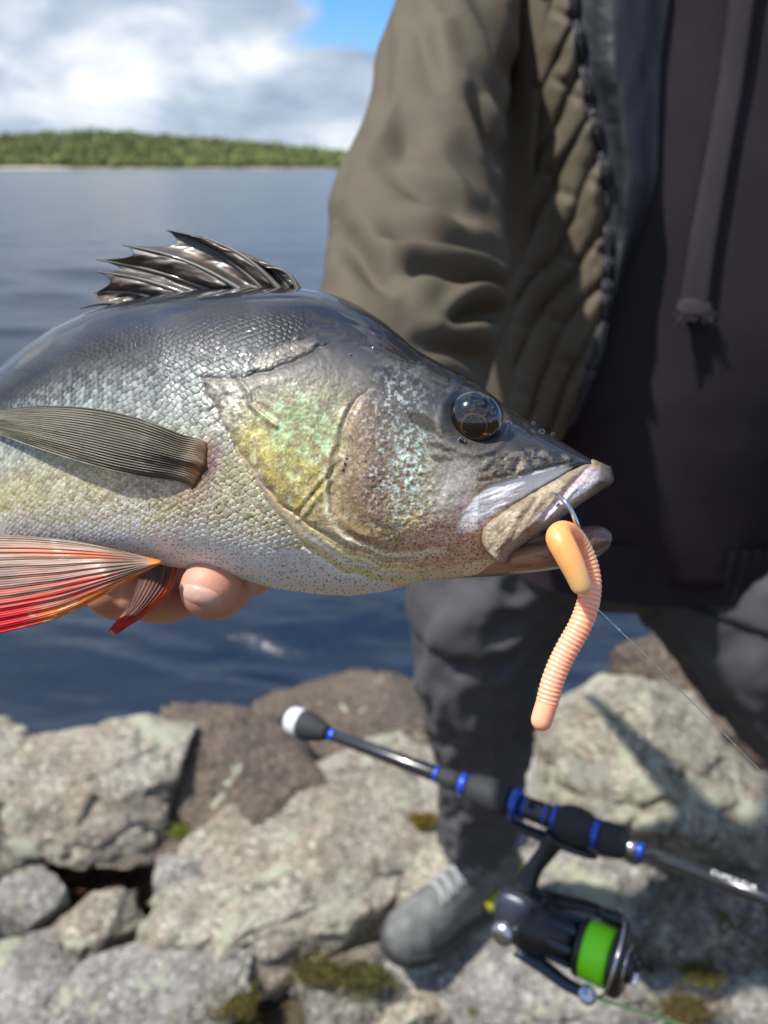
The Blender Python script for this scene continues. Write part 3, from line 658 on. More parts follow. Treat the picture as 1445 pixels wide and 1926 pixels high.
# boots
def boot(heel, toe, z0, seed):
    b = bpy.data.objects.new('boot', None); COL.objects.link(b); b.parent = person; b['label'] = 'grey walking boot with a yellow green heel edge'
    heel = np.array(heel, float); toe = np.array(toe, float); ax = toe-heel; Ln = np.linalg.norm(ax); ax = ax/Ln; side = np.array([-ax[1], ax[0], 0]); up = np.array([0, 0, 1.0])
    u = np.linspace(0, 1, 70)
    w = np.interp(u, [0, .03, .1, .25, .45, .65, .8, .92, .98, 1], [.012, .024, .034, .036, .036, .045, .047, .038, .022, .006])
    h = np.interp(u, [0, .03, .1, .22, .34, .45, .6, .8, .92, .98, 1], [.05, .10, .135, .14, .125, .098, .078, .058, .048, .034, .02])
    h = np.convolve(np.pad(h, 4, mode='edge'), np.ones(9)/9, 'valid')
    ph = np.linspace(0, 2*np.pi, 56, endpoint=False); c, s = np.cos(ph), np.sin(ph)
    sy = np.where(s > 0, np.abs(s)**0.75, -0.0); G = []
    for k in range(len(u)):
        cw = w[k]*np.sign(c)*np.abs(c)**0.8*(1-0.25*np.clip(s, 0, 1)**2)
        zz = z0+0.022+h[k]*np.clip(sy, 0, 1)
        G.append(heel[:3]+ax*Ln*u[k]+side*cw[:, None]+up*(zz-heel[2])[:, None])
    G = np.array(G); G += (0.0022*fbm(G[..., 0]*45, G[..., 1]*45, G[..., 2]*45, seed, 3))[..., None]*up
    F = [list(q) for q in grid_faces(70, 56, True)]+[list(range(56))[::-1], list(range(69*56, 70*56))]
    up_o = obj('upper', G.reshape(-1, 3), F, mat('grey_suede', (0.17, 0.175, 0.165), 0.75, var=(0.07, 0.075, 0.07), scale=38, bump=0.5, bscale=400, bdist=0.001), b)
    # sole and rubber rand
    S = []
    for k in range(len(u)):
        cw = (w[k]+0.006)*np.sign(c)*np.abs(c)**0.6; zz = z0+np.where(s > 0, 0.026, -0.004)*np.abs(s)**0.4+0.008*sm(.7, 1, u[k])
        S.append(heel+ax*(Ln*(u[k]*1.04-0.02))+side*cw[:, None]+up*(zz-heel[2])[:, None])
    obj('sole', np.array(S).reshape(-1, 3), F, mat('black_rubber', (0.03, 0.03, 0.032), 0.7), b)
    # yellow-green edge of the heel counter
    uu = np.linspace(-1, 1, 40); e = []
    for q in uu:
        k = np.clip(abs(q)*0.36, 0.0, 0.36); wk = np.interp(k, u, w)+0.004; e.append(heel+ax*Ln*(k-0.005)+side*wk*np.sign(q)*min(1, abs(q)*6)+up*(z0+0.046+0.016*(1-abs(q))-heel[2]))
    obj('heel_trim', *tube(curve(e, 60), np.linspace(0, 1, 60)*0+0.013, 10), mat('lime_rubber', (0.34, 0.35, 0.03), 0.5), b)
    for k, uk in enumerate((.36, .43, .50, .57, .63)):
        hk = np.interp(uk, u, h)+z0+0.024; wk = np.interp(uk, u, w)*0.55
        for sg in (-1, 1):
            pts = [heel+ax*Ln*(uk+0.02*sg*q)+side*wk*q+up*(hk-0.010*q*q-heel[2]) for q in np.linspace(-1, 1, 9)]
            obj('lace', *tube(curve(pts, 20), 0.0026, 7), mat('pale_lace', (0.33, 0.34, 0.34), 0.8) if k == 0 and sg == -1 else bpy.data.materials['pale_lace'], b)
    # ankle collar
    ka = heel+ax*Ln*0.16; pts = [ka+ax*0.045*math.cos(a)+side*0.036*math.sin(a)+up*(z0+0.16+0.012*math.cos(a)-heel[2]) for a in np.linspace(0, 2*np.pi, 40)]
    obj('collar', *tube(np.array(pts), 0.010, 10), mat('collar_pad', (0.20, 0.20, 0.22), 0.85), b)
BZ = -0.012
h0 = pt_z(972, 1622, 0.04); t0 = pt_z(728, 1758, 0.03)
boot(h0, t0, BZ, 5)
boot((0.83, 0.85, 0.04), (0.80, 0.57, 0.04), BZ, 6)

# hands: tapered fingers fused with the palm, one continuous skin
def fuse(name, chains, parent, voxel=0.0013, it=6, material=None):
    VF = []
    for ch in chains:
        ch = np.asarray(ch, float); m = max(4, 6*(len(ch)-1)); q = curve(ch, m)
        V, F = tube(q[:, :3], q[:, 3], 16, caps=False); VF.append((V, F))
        for e in (0, -1):
            VF.append(rbox(q[e, :3], np.eye(3), [q[e, 3]]*3, 2.0, 6))
    V, F = join(*VF); b = np.array(origin(parent)); me = raw_mesh(name, V-b, F)
    o = bpy.data.objects.new(name, me); COL.objects.link(o)
    md = o.modifiers.new('r', 'REMESH'); md.mode = 'VOXEL'; md.voxel_size = voxel; md.use_smooth_shade = True
    ms = o.modifiers.new('s', 'SMOOTH'); ms.iterations = it; ms.factor = 0.5
    bpy.context.view_layer.update(); dg = bpy.context.evaluated_depsgraph_get(); m2 = bpy.data.meshes.new_from_object(o.evaluated_get(dg))
    o.modifiers.clear(); o.data = m2; m2.materials.clear(); m2.materials.append(material or M_SKIN); m2.polygons.foreach_set('use_smooth', np.ones(len(m2.polygons), bool)); o.parent = parent; return o
def H(px, py, d, r): return [*P(px, py, d), r]
hand = fuse('hand', [
    [H(500, 915, .365, .029), H(470, 960, .345, .030), H(440, 1000, .335, .031)],                      # wrist, heel of the hand
    [H(470, 930, .345, .021), H(350, 930, .345, .020)], [H(460, 990, .335, .022), H(330, 985, .338, .021)],
    [H(450, 1010, .335, .018), H(440, 1070, .318, .0132), H(425, 1098, .290, .0118), H(410, 1106, .262, .0113), H(399, 1107, .2465, .0106)],   # finger under the belly
    [H(400, 1010, .335, .017), H(360, 1085, .325, .0130), H(320, 1118, .305, .0118), H(285, 1118, .285, .0110), H(265, 1108, .276, .0105)],
    [H(350, 1005, .338, .017), H(290, 1075, .330, .0125), H(245, 1112, .312, .0115), H(222, 1116, .290, .0108), H(210, 1106, .278, .0105)],
    [H(310, 985, .340, .015), H(225, 1050, .335, .0115), H(180, 1090, .320, .0105), H(160, 1096, .300, .0098), H(150, 1086, .290, .009)],
    [H(480, 950, .345, .019), H(540, 930, .335, .0145), H(575, 880, .330, .0125), H(590, 820, .326, .0105)],                                   # thumb along the far flank
], person)
hb = BVHTree.FromObject(hand, bpy.context.evaluated_depsgraph_get())
# nail of the near finger
a = np.linspace(0, 2*np.pi, 40, endpoint=False); ringsN = []
for rr_ in np.linspace(0.02, 1, 12):
    row = []
    for k in a:
        ex, ey = math.cos(k), math.sin(k); x_ = 378+40*rr_*np.sign(ex)*abs(ex)**0.8; y_ = 1121+19*rr_*np.sign(ey)*abs(ey)**0.8+0.28*(x_-378)
        dv = Vector(P(x_, y_, 1.0)-CAM).normalized(); h = hb.ray_cast(Vector(CAM)-person.location, dv)
        d_ = dep(np.array(h[0])+np.array(person.location)) if h[0] is not None else 0.243
        row.append(P(x_, y_, d_-0.0010*(1-rr_**4)))
    ringsN.append(row)
G = np.array(ringsN); obj('fingernail', G.reshape(-1, 3), grid_faces(12, 40, True), M_NAIL, hand)
# the other hand, closed round the rod blank
rd = P(1445, 1690, .48)-P(560, 1358, .68); rd /= np.linalg.norm(rd); e_up = np.array([0, 0, 1.0])-rd*rd[2]; e_up /= np.linalg.norm(e_up); e_s = np.cross(rd, e_up)
def rod_pt(du, ang, r): return LH+rd*du+(e_up*math.cos(ang)+e_s*math.sin(ang))*r
ch = [[[*lw, .028], [*(lw*0.5+LH*0.5+[0, 0, .01]), .026], [*(LH+e_up*.032+rd*.0), .024]]]
for k in range(4):
    ch.append([[*rod_pt(-.03+.02*k, 0.0 if e_s[1] > 0 else 0.0, .034), .011]]+[[*rod_pt(-.03+.02*k, s_, .0155), .0085] for s_ in (1.2, 2.3, 3.4)])
ch.append([[*rod_pt(-.035, -.3, .03), .012], [*rod_pt(-.05, -1.3, .018), .010], [*rod_pt(-.055, -2.4, .0165), .009]])
fuse('hand', ch, person, 0.0016)
# neck and head above the picture, hair
hd = np.array([0.365, 0.86, 1.62])
fuse('body', [[[0.365, 0.885, 1.40, .062], [0.365, 0.88, 1.53, .058]], [[*(hd+[0, .01, -.05]), .070], [*(hd+[0, .02, .05]), .083]], [[*(hd+[0, -.03, -.07]), .045], [*(hd+[0, -.045, .02]), .055]],
      [[*(hd+[0, -.095, .01]), .012], [*(hd+[0, -.115, -.025]), .013]], [[*(hd+[-.085, .02, .01]), .012], [*(hd+[-.088, .025, -.02]), .010]], [[*(hd+[.085, .02, .01]), .012], [*(hd+[.088, .025, -.02]), .010]]], person, 0.005)
V, F = rbox(hd+[0, .03, .055], np.eye(3), (.094, .105, .092), 2.2, 14); V = V+(0.006*fbm(V[:, 0]*40, V[:, 1]*40, V[:, 2]*15, 3, 3))[:, None]
obj('hair', V, F, M_HAIR, person)
# ------------------------------------------------------------------ rod and reel
A0 = P(560, 1358, .68); A1 = P(1445, 1690, .48); RD = A1-A0; RL = np.linalg.norm(RD); RD = RD/RL
def rod_s(px):
    """distance along the rod at which it crosses photograph column px"""
    lo, hi = -0.2, 1.2
    f = lambda s: (lambda w: CX+FPX*w[0]/dep(w))(A0+RD*s)-px
    for _ in range(50):
        m = (lo+hi)/2
        if f(m) < 0: lo = m
        else: hi = m
    return (lo+hi)/2
def rr(px, rpx): s = rod_s(px); return s, 0.90*rpx/FPX*dep(A0+RD*s)
rod = thing('fishing_rod', 'black spinning rod with blue rings and a white capped butt held above the rocks', 'fishing rod', A0)
M_EVA = mat('black_foam', (0.022, 0.023, 0.026), 0.75, bump=0.4, bscale=900, bdist=0.0004)
M_BLANK = mat('black_blank', (0.016, 0.017, 0.020), 0.22, coat=0.6)
M_BLUE = mat('blue_anodised', (0.016, 0.07, 0.46), 0.3, metal=0.4, coat=0.5)
M_SILV = mat('satin_metal', (0.55, 0.56, 0.58), 0.25, metal=1.0)
M_CAP = mat('pale_rubber_cap', (0.62, 0.66, 0.74), 0.45)
def rp(name, prof, m, seg=36, label=None):
    o = obj(name, *lathe(A0, RD, [rr(*p) for p in prof], seg), m, rod)
    if label: o['label'] = label
    return o
rp('butt_cap', [(543, 12), (545, 22), (549, 27), (557, 29), (566, 30), (570, 30)], M_CAP, label='white butt cap')
rp('butt_knob', [(570, 30.5), (576, 31), (588, 29), (600, 24), (612, 18), (617, 15)], M_EVA)
rp('ring', [(621, 12), (622, 13.5), (630, 13.5), (631, 12)], M_BLUE)
rp('handle', [(630, 12), (634, 13), (720, 14.5), (818, 16.5), (822, 15)], M_BLANK)
rp('ring', [(819, 16), (820, 17.5), (826, 17.5), (827, 16)], M_BLUE)
rp('handle_taper', [(826, 15), (832, 18), (850, 20), (866, 21)], M_EVA)
rp('ring', [(866, 20), (867, 23), (880, 24), (881, 20)], M_BLUE)
rp('rear_grip', [(880, 18), (884, 25), (896, 30), (915, 33), (940, 34), (955, 32), (960, 27)], M_EVA)
rp('ring', [(964, 29), (966, 34), (973, 35), (976, 34), (978, 28)], M_BLUE)
rp('reel_seat_thread', [(976, 20), (978, 22), (1036, 23), (1038, 20)], M_BLANK)
rp('ring', [(985, 21), (986, 23.2), (990, 23.2), (991, 21)], M_BLUE)
rp('ring', [(1024, 22), (1025, 24), (1029, 24), (1030, 22)], M_BLUE)
rp('ring', [(1040, 24), (1041, 28), (1048, 28.5), (1050, 24)], M_BLUE)
rp('reel_seat', [(1048, 22), (1050, 29), (1058, 35), (1072, 39), (1088, 40), (1102, 37), (1112, 32), (1116, 28)], M_EVA)
rp('ring', [(1115, 28), (1117, 31.5), (1127, 32), (1130, 28)], M_BLUE)
rp('fore_grip', [(1130, 24), (1132, 33), (1150, 34), (1168, 33), (1176, 29), (1180, 22)], M_EVA)
rp('winding_check', [(1178, 15), (1180, 18), (1192, 16), (1198, 14)], M_SILV)
rp('ring', [(1198, 14), (1199, 16.5), (1210, 16.5), (1211, 14)], M_BLUE)
s0, r0 = rr(1196, 15.0)
obj('blank', *lathe(A0, RD, [(s0, r0), (RL, 15.3/FPX*.48), (RL+0.15, 0.0052), (RL+1.0, 0.003), (RL+1.45, 0.001)], 36), M_BLANK, rod)
# white lettering printed along the blank
fc = bpy.data.curves.new('lettering', 'FONT'); fc.body = 'CUMULEUR'; fc.size = 0.0052; fc.space_character = 1.05; fc.extrude = 0.00005; fc.align_y = 'CENTER'
tmp = bpy.data.objects.new('lettering', fc); COL.objects.link(tmp); bpy.context.view_layer.update()
lme = bpy.data.meshes.new_from_object(tmp.evaluated_get(bpy.context.evaluated_depsgraph_get())); bpy.data.objects.remove(tmp)
lme.materials.clear(); lme.materials.append(mat('white_print', (0.75, 0.77, 0.78), 0.5)); fo = bpy.data.objects.new('lettering', lme); COL.objects.link(fo)
sA = rod_s(1336); c = A0+RD*sA; vw = CAM-c; vw /= np.linalg.norm(vw); z_ = vw-RD*(vw@RD); z_ /= np.linalg.norm(z_); u_ = np.cross(z_, RD)
z2 = z_*0.80+u_*0.60; y2 = np.cross(z2, RD)
M4 = Matrix.Identity(4)
for i_ in range(3):
    M4[i_][0] = RD[i_]; M4[i_][1] = y2[i_]; M4[i_][2] = z2[i_]
fo.parent = rod; M4.translation = Vector(c+z2*(15.4/FPX*dep(c))-np.array(A0)); fo.matrix_local = M4
# rod guide further out (right of the picture)
for du, gr in ((0.30, .011), (0.75, .007), (1.15, .005)):
    cc = A0+RD*(RL+du); dn = np.array([0, 0, -1.0]); dn -= RD*(dn@RD); dn /= np.linalg.norm(dn); sd = np.cross(RD, dn)
    pts = [cc+dn*(0.004+gr+gr*math.cos(q))+sd*gr*math.sin(q) for q in np.linspace(0, 2*np.pi, 25)]
    obj('line_guide', *tube(np.array(pts), 0.0009, 8), M_SILV, rod)

# spinning reel hanging under the seat
dn = P(1040, 1700, .545)-P(1090, 1560, .545); dn -= RD*(dn@RD); dn /= np.linalg.norm(dn); sd = np.cross(RD, dn)
if sd[1] > 0: sd = -sd                                            # towards the camera
R0 = A0+RD*rod_s(1047)
def RP(u, v, w=0.0): return R0+RD*u+dn*v+sd*w
AX = np.array([RD, dn, sd])
reel = thing('spinning_reel', 'black spinning reel with bright green line hanging under the rod', 'fishing reel', RP(0, .11))
M_RB = mat('reel_black', (0.010, 0.011, 0.013), 0.4, coat=0.15); M_RG = mat('reel_gunmetal', (0.05, 0.06, 0.08), 0.38, metal=0.6)
M_LINE = mat('neon_green_braid', (0.26, 0.97, 0.010), 0.4, bump=0.9, bscale=900, bdist=0.0006, stretch=(1, 1, 1))
obj('foot', *rbox(RP(.0, .0155), AX, (.034, .0035, .007), 3, 8), M_RB, reel)
obj('stem', *tube(curve([[*RP(.002, .012), .0085], [*RP(-.004, .028), .0065], [*RP(-.010, .042), .0065], [*RP(-.014, .060), .010]], 24)[:, :3], curve([[*RP(.002, .012), .0085], [*RP(-.004, .028), .0065], [*RP(-.010, .042), .0065], [*RP(-.014, .060), .010]], 24)[:, 3], 16), M_RB, reel)
bd = obj('gear_housing', *rbox(RP(-.010, .073, .0), AX, (.021, .019, .016), 2.8, 12), M_RB, reel)
obj('side_plate', *rbox(RP(-.014, .071, .012), AX, (.015, .013, .0055), 2.6, 10), M_RG, reel)
obj('side_plate_trim', *rbox(RP(.003, .078, .013), AX, (.003, .011, .004), 3, 8), M_SILV, reel)
obj('handle_cap', *lathe(RP(-.018, .086, .010), sd*1.0+dn*.3, [(0, .009), (.006, .009), (.009, .0075), (.0105, .004)], 24), M_SILV, reel)
obj('handle_arm', *tube(curve([RP(-.012, .074, -.014), RP(-.008, .078, -.030), RP(.010, .086, -.036)], 20), .0035, 10), M_RG, reel)
obj('handle_knob', *rbox(RP(.016, .088, -.044), AX, (.009, .008, .012), 2.6, 8), M_RB, reel)
SC = .078                                                         # spool axis below the rod
def sp(name, prof, m, seg=48): return obj(name, *lathe(RP(0, SC), RD, prof, seg), m, reel)
sp('rotor', [(-.012, .012), (-.010, .019), (-.002, .0215), (.010, .0205), (.014, .0165), (.030, .0155), (.031, .010)], M_RB)
for k in range(8):
    q = k*np.pi/4; dr = dn*math.cos(q)+sd*math.sin(q); obj('rotor_rib', *rbox(RP(.022, SC)+dr*.0165, np.array([RD, dr, np.cross(RD, dr)]), (.010, .0015, .0028), 4, 5), M_RG, reel)
spool = sp('spool', [(.033, .009), (.033, .0190), (.0355, .0200), (.0372, .0190), (.0372, .015), (.056, .015), (.056, .0190), (.0585, .0222), (.0635, .0222), (.066, .0200), (.0665, .018), (.064, .017), (.0635, .012)], M_RB)
obj('wound_line', *lathe(RP(0, SC), RD, [(.0368, .0165), (.0374, .0187), (.041, .0191), (.047, .0193), (.052, .0194), (.0555, .0194), (.0563, .017)], 64), M_LINE, spool)['label'] = 'bright green wound line'
sp('spool_ring', [(.0645, .0135), (.0672, .0168), (.0678, .0160), (.0660, .0125)], M_SILV)
sp('drag_knob', [(.062, .0105), (.069, .0100), (.0715, .0088), (.0722, .005)], M_RB)
for k in range(3):
    q = 0.5+k*2*np.pi/3; dr = dn*math.cos(q)+sd*math.sin(q); obj('drag_knob_rib', *rbox(RP(.073, SC)+dr*.005, np.array([RD, dr, np.cross(RD, dr)]), (.0025, .0045, .0013), 4, 5), M_SILV if k == 0 else M_RG, reel)
# rotor arms, one to the roller (below, towards the camera), one opposite
g1 = dn*0.86+sd*0.50; g1 /= np.linalg.norm(g1); g2 = -g1
for g, nm in ((g1, 'rotor_arm'), (g2, 'rotor_arm')):
    pts = curve([[*(RP(-.006, SC)+g*.019), .0075], [*(RP(.012, SC)+g*.0225), .0058], [*(RP(.032, SC)+g*.0265), .0050], [*(RP(.046, SC)+g*.0265), .0045]], 26)
    obj(nm, *tube(pts[:, :3], np.stack([pts[:, 3], pts[:, 3]*0.55], 1), 16), M_RG if g is g1 else M_RB, reel)
obj('bail_hub', *rbox(RP(.050, SC)+g2*.0255, np.array([RD, g2, np.cross(RD, g2)]), (.012, .005, .010), 2.6, 8), M_RB, reel)
roller = RP(.047, SC)+g1*.027
obj('line_roller', *lathe(roller-np.cross(RD, g1)*.004, np.cross(RD, g1), [(0, .0045), (.001, .006), (.004, .0042), (.007, .006), (.008, .0045)], 24), M_SILV, reel)
gs = np.cross(RD, g1)
if gs[2] < 0: gs = -gs
bw = curve([roller+RD*.002, RP(.060, SC)+g1*.024+gs*.022, RP(.064, SC)+gs*.036+g1*.004, RP(.062, SC)+g2*.020+gs*.029, RP(.054, SC)+g2*.032+gs*.008, RP(.050, SC)+g2*.030], 60)
obj('bail_wire', *tube(bw, .0010, 10), M_SILV, reel)
# braid leaving the roller
br = np.linspace(0, 1, 30)[:, None]*(P(1520, 2000, .47)-roller-RD*.002)+roller+RD*.002
tag(obj('braided_line', *tube(br, .0011, 8), mat('pale_green_line', (0.42, 0.58, 0.16), 0.5)), 'taut pale green braid running from the reel roller', 'fishing line')
# ------------------------------------------------------------------ the perch
TOPX = [-1000, -800, -600, -400, -250, -120, 0, 40, 100, 160, 220, 300, 380, 460, 520, 560, 600, 640, 680, 720, 750, 780, 820, 870, 910, 950, 990, 1030, 1070, 1100, 1118]
TOPY = [965, 955, 925, 880, 820, 752, 688, 655, 615, 587, 569, 553, 544, 540, 540, 541, 547, 558, 577, 603, 628, 654, 679, 704, 730, 762, 790, 814, 838, 856, 868]
BOTX = [-1000, -800, -600, -400, -200, 0, 150, 300, 340, 400, 465, 520, 600, 660, 720, 760, 800, 860, 930, 950, 968, 990, 1030, 1080, 1118]
BOTY = [1045, 1050, 1056, 1060, 1060, 1058, 1060, 1063, 1069, 1079, 1093, 1108, 1118, 1121, 1113, 1103, 1091, 1087, 1083, 1072, 1040, 1000, 945, 900, 880]
def dmid(px): return interp_s([-1000, -300, 0, 300, 500, 700, 900, 1118, 1300], [.43, .325, .285, .258, .247, .240, .236, .232, .229], px, 101)
def hthick(px): return interp_s([-1000, -600, -300, 0, 300, 500, 700, 850, 950, 1050, 1118, 1200], [.006, .014, .022, .030, .0345, .036, .034, .029, .024, .016, .010, .006], px, 81)
def seg_dist(px, py, pts):
    """distance to a polyline, signed (+ on the right-hand / lower side of travel), and the parameter along it"""
    best = np.full(px.shape, 1e9); sg = np.zeros(px.shape); tt = np.zeros(px.shape); p = np.asarray(pts, float)
    L = np.concatenate([[0], np.cumsum(np.linalg.norm(np.diff(p, axis=0), axis=1))])
    for i in range(len(p)-1):
        a, b = p[i], p[i+1]; ab = b-a; l2 = ab@ab
        t = np.clip(((px-a[0])*ab[0]+(py-a[1])*ab[1])/l2, 0, 1); dx = px-a[0]-t*ab[0]; dy = py-a[1]-t*ab[1]; d = np.hypot(dx, dy)
        s = np.sign(ab[0]*dy-ab[1]*dx); m = d < best-1e-9
        best = np.where(m, d, best); sg = np.where(m, s, sg); tt = np.where(m, (L[i]+t*math.sqrt(l2))/L[-1], tt)
    return best, sg*best, tt
def poly(px, py, pts, f=4.0):
    """soft mask of a polygon"""
    p = np.asarray(pts, float); ins = np.zeros(px.shape, bool); j = len(p)-1
    for i in range(len(p)):
        c = ((p[i, 1] > py) != (p[j, 1] > py)) & (px < (p[j, 0]-p[i, 0])*(py-p[i, 1])/(p[j, 1]-p[i, 1]+1e-12)+p[i, 0]); ins ^= c; j = i
    d = seg_dist(px, py, np.vstack([p, p[:1]]))[0]
    return sm(-f, f, np.where(ins, d, -d))
def blob(px, py, x, y, rx, ry, a=0.0, f=1.0):
    c, s = math.cos(a), math.sin(a); u = ((px-x)*c+(py-y)*s)/rx; v = (-(px-x)*s+(py-y)*c)/ry
    return np.exp(-(u*u+v*v)*f)
def mixc_(C, col, m): return C*(1-m[..., None])+np.asarray(col)*m[..., None]

perch = thing('perch', 'big silver perch with dark back and red fins held out on fingers', 'fish', P(300, 1063, .258))
M_FISH = mat('perch_skin', attr='mr', coat_rough=0.03)
M_FISH.node_tree.nodes['Principled BSDF'].inputs['Coat IOR'].default_value = 1.42; M_FISH.node_tree.nodes['Principled BSDF'].inputs['Specular IOR Level'].default_value = 0.3

xs = np.concatenate([np.linspace(-1000, -20, 60)[:-1], np.linspace(-20, 1118, 830)]); ny = 500
s = np.linspace(0, 1, ny); tq_ = 0.55*s+0.45*(0.5-0.5*np.cos(np.pi*s))
top = interp_s(TOPX, TOPY, xs, 31); bot = interp_s(BOTX, BOTY, xs, 17)
px = np.repeat(xs[None, :], ny, 0); t = np.repeat(tq_[:, None], len(xs), 1); py = top[None]+(bot-top)[None]*t
a2 = np.abs(2*t-1); prof = np.sqrt(np.maximum(1-a2**2.15, 0)); H0 = hthick(xs)[None]; dm = dmid(xs)[None]+0*px
edge = sm(0, .05, t)*sm(0, .05, 1-t)
rel = np.zeros_like(px)                                           # relief towards the camera, in photograph pixels (about 0.15 mm)
# --- lines of the head
L_OPTOP = [(385, 709), (420, 708), (454, 707), (506, 699), (558, 679), (585, 664), (601, 656)]
L_GILL = [(384, 710), (390, 735), (405, 762), (424, 798), (440, 830), (456, 860), (480, 896), (505, 936), (530, 975), (560, 1010), (600, 1046), (650, 1074), (705, 1093), (765, 1101)]
L_SUB = [(424, 798), (448, 838), (472, 876), (500, 912), (536, 950), (566, 974), (604, 1003), (655, 1033), (720, 1054), (790, 1064), (850, 1060)]
L_PRE = [(690, 728), (682, 740), (664, 765), (651, 785), (641, 815), (633, 850), (628, 885), (624, 925), (624, 962), (634, 985), (650, 1004), (672, 1018), (705, 1029), (745, 1036), (790, 1034), (830, 1024)]
OPER = L_OPTOP+[(640, 650), (700, 660), (760, 680), (820, 690), (1000, 760), (1130, 860), (1130, 1130), (765, 1105)]+L_GILL[::-1]
OPER = [(x_, y_) for x_, y_ in OPER]
head = poly(px+5*vn(px/38, py/38, 0, 101)+0.9*vn(px/13, py/13, 0, 102), py+5*vn(px/38, py/38, 7, 103)+0.9*vn(px/13, py/13, 7, 104), OPER, 4.0)
nuch = sm(560, 640, px+0.25*(py-540))*(1-sm(660, 705, py-0.0*px))      # scaleless nape above the gill cover
bare = np.maximum(head, nuch); body = 1-bare
# --- scales: overlapping, headward one on top
th = np.arcsin(np.clip(2*t-1, -1, 1)); arc = th*interp_s([-1000, 0, 300, 560, 1118], [55, 200, 262, 285, 285], xs, 81)[None]
Ssz = interp_s([-1000, 0, 200, 400, 560, 1118], [8, 11, 14.5, 18, 19, 19], xs, 81); ux = np.concatenate([[0], np.cumsum(np.diff(xs)/(0.5*(Ssz[1:]+Ssz[:-1])))]); ux = ux[-1]-ux
A = ux[None]+0.55*(t-0.45)*3.2+0.35*vn(px/70, py/70, 0, 3)+0.10*vn(px/22, py/22, 0, 6)+0*t; B = arc/Ssz.mean()*1.22+0.35*vn(px/70, py/70, 5, 4)+0.10*vn(px/22, py/22, 5, 6)
SPC = 0.62; best = np.full(px.shape, 99.0); hh = np.zeros_like(px); ed = np.zeros_like(px); sid = np.zeros_like(px)
i0 = np.floor(A/SPC)
for di in (1, 0, -1, -2):
    i = i0+di; cx_ = i*SPC; j = np.round(B-0.5*(i % 2)); cy_ = j+0.5*(i % 2)
    jx = 0.20*_TAB[(i*131+j*977).astype(np.int64) & 65535]; rr_ = np.hypot((A-cx_-jx)/0.92, (B-cy_)/0.66)
    inside = rr_ < 1.0
    hh = np.where(inside, (A-cx_+0.92)/1.84, hh); ed = np.where(inside, 1-rr_, ed); sid = np.where(inside, _TAB[(i*7919+j*104729+13).astype(np.int64) & 65535], sid)
scale_m = body*sm(0.02, 0.10, t)*(1-sm(0.93, 0.99, t))
sh = hh*(1-np.exp(-ed*9))
belly = sm(0.80, 0.95, t)
wetfilm = 1-sm(.05, .15, t+0.05*fbm(px/80, py/40, 0, 14, 2))
amp = 3.4*(1-0.6*belly)*(0.75+0.25*sm(0, 400, px))*(1-0.72*wetfilm)*0.85
rel += scale_m*amp*(sh-0.4)
rel += scale_m*0.35*fbm(px/7, py/7, 0, 12, 2)*(1-wetfilm)
# --- head relief
wpx = px+5*vn(px/38, py/38, 0, 101)+0.9*vn(px/13, py/13, 0, 102); wpy = py+5*vn(px/38, py/38, 7, 103)+0.9*vn(px/13, py/13, 7, 104)
dg, sgG, tg = seg_dist(wpx, wpy, L_GILL); do, so, to = seg_dist(wpx, wpy, L_OPTOP); ds, ss_, ts = seg_dist(wpx, wpy, L_SUB); dp_, sp_, tp = seg_dist(wpx, wpy, L_PRE)
rel += head*4.2*sm(0, 26, np.minimum(dg, do))*(1-0.6*sm(60, 200, np.minimum(dg, do)))          # gill cover stands proud of the flank
rel -= 3.2*np.exp(-(dg/4.5)**2)*sm(0, .05, tg)+2.6*np.exp(-(do/5.5)**2)
rel += 2.0*np.exp(-((np.abs(so+13))/7.0)**2)*(do < 40)*sm(0.15, .4, to)                      # rounded lip above the cover's top edge
insub = (ss_ < 0)                                                                            # above/right of the sub-opercle line
rel += head*4.0*sm(-2, 10, -ss_)*(ds < 60)*(1-sm(25, 60, ds)); rel -= 2.2*np.exp(-(ds/3.0)**2)*head
for k, off in enumerate((14, 26, 38, 52)):                                                   # branchiostegal folds under the throat
    rel += 1.8*np.exp(-((dg-off)/4.0)**2)*head*sm(0.55, 0.75, tg)*(sgG < 0 if False else 1)*(ds*0+1)*(py > 990)
chk = (sp_ < 0)
rel += 5.0*sm(0, 16, np.where(sp_ < 0, dp_, 0))*(1-sm(40, 110, dp_))*(sp_ < 0)*head*sm(0, .06, tp); rel -= 2.3*np.exp(-(dp_/5.0)**2)*head*(0.6+0.4*vn(px/30, py/30, 0, 105))
rel += 2.5*np.exp(-((sp_-9)/4.5)**2)*head*sm(0.05, .2, tp)*(1-sm(.55, .75, tp))               # ridge beside the cheek plate
L_OS = [(640, 870), (612, 905), (590, 930), (560, 968)]; d5 = seg_dist(px, py, L_OS)[0]; rel -= 1.2*np.exp(-(d5/3.5)**2); rel += 1.4*np.exp(-((d5-9)/5)**2)*head
hwet = sm(.16, .30, (py-top[None])/480.0)
rel += head*(0.9*fbm(px/40, py/40, 0, 31, 3)+hwet*(0.5*fbm(px/16, py/16, 0, 34, 3)+0.30*fbm(px/5, py/5, 0, 32, 2)))
pit = vn(px/9, py/9, 0, 35); ckm = np.clip(blob(px, py, 740, 880, 75, 110)+blob(px, py, 770, 960, 60, 70)+blob(px, py, 745, 745, 40, 40), 0, 1)
rel += ckm*1.3*fbm(px/8, py/8, 0, 36, 3)                                                      # small cheek scales
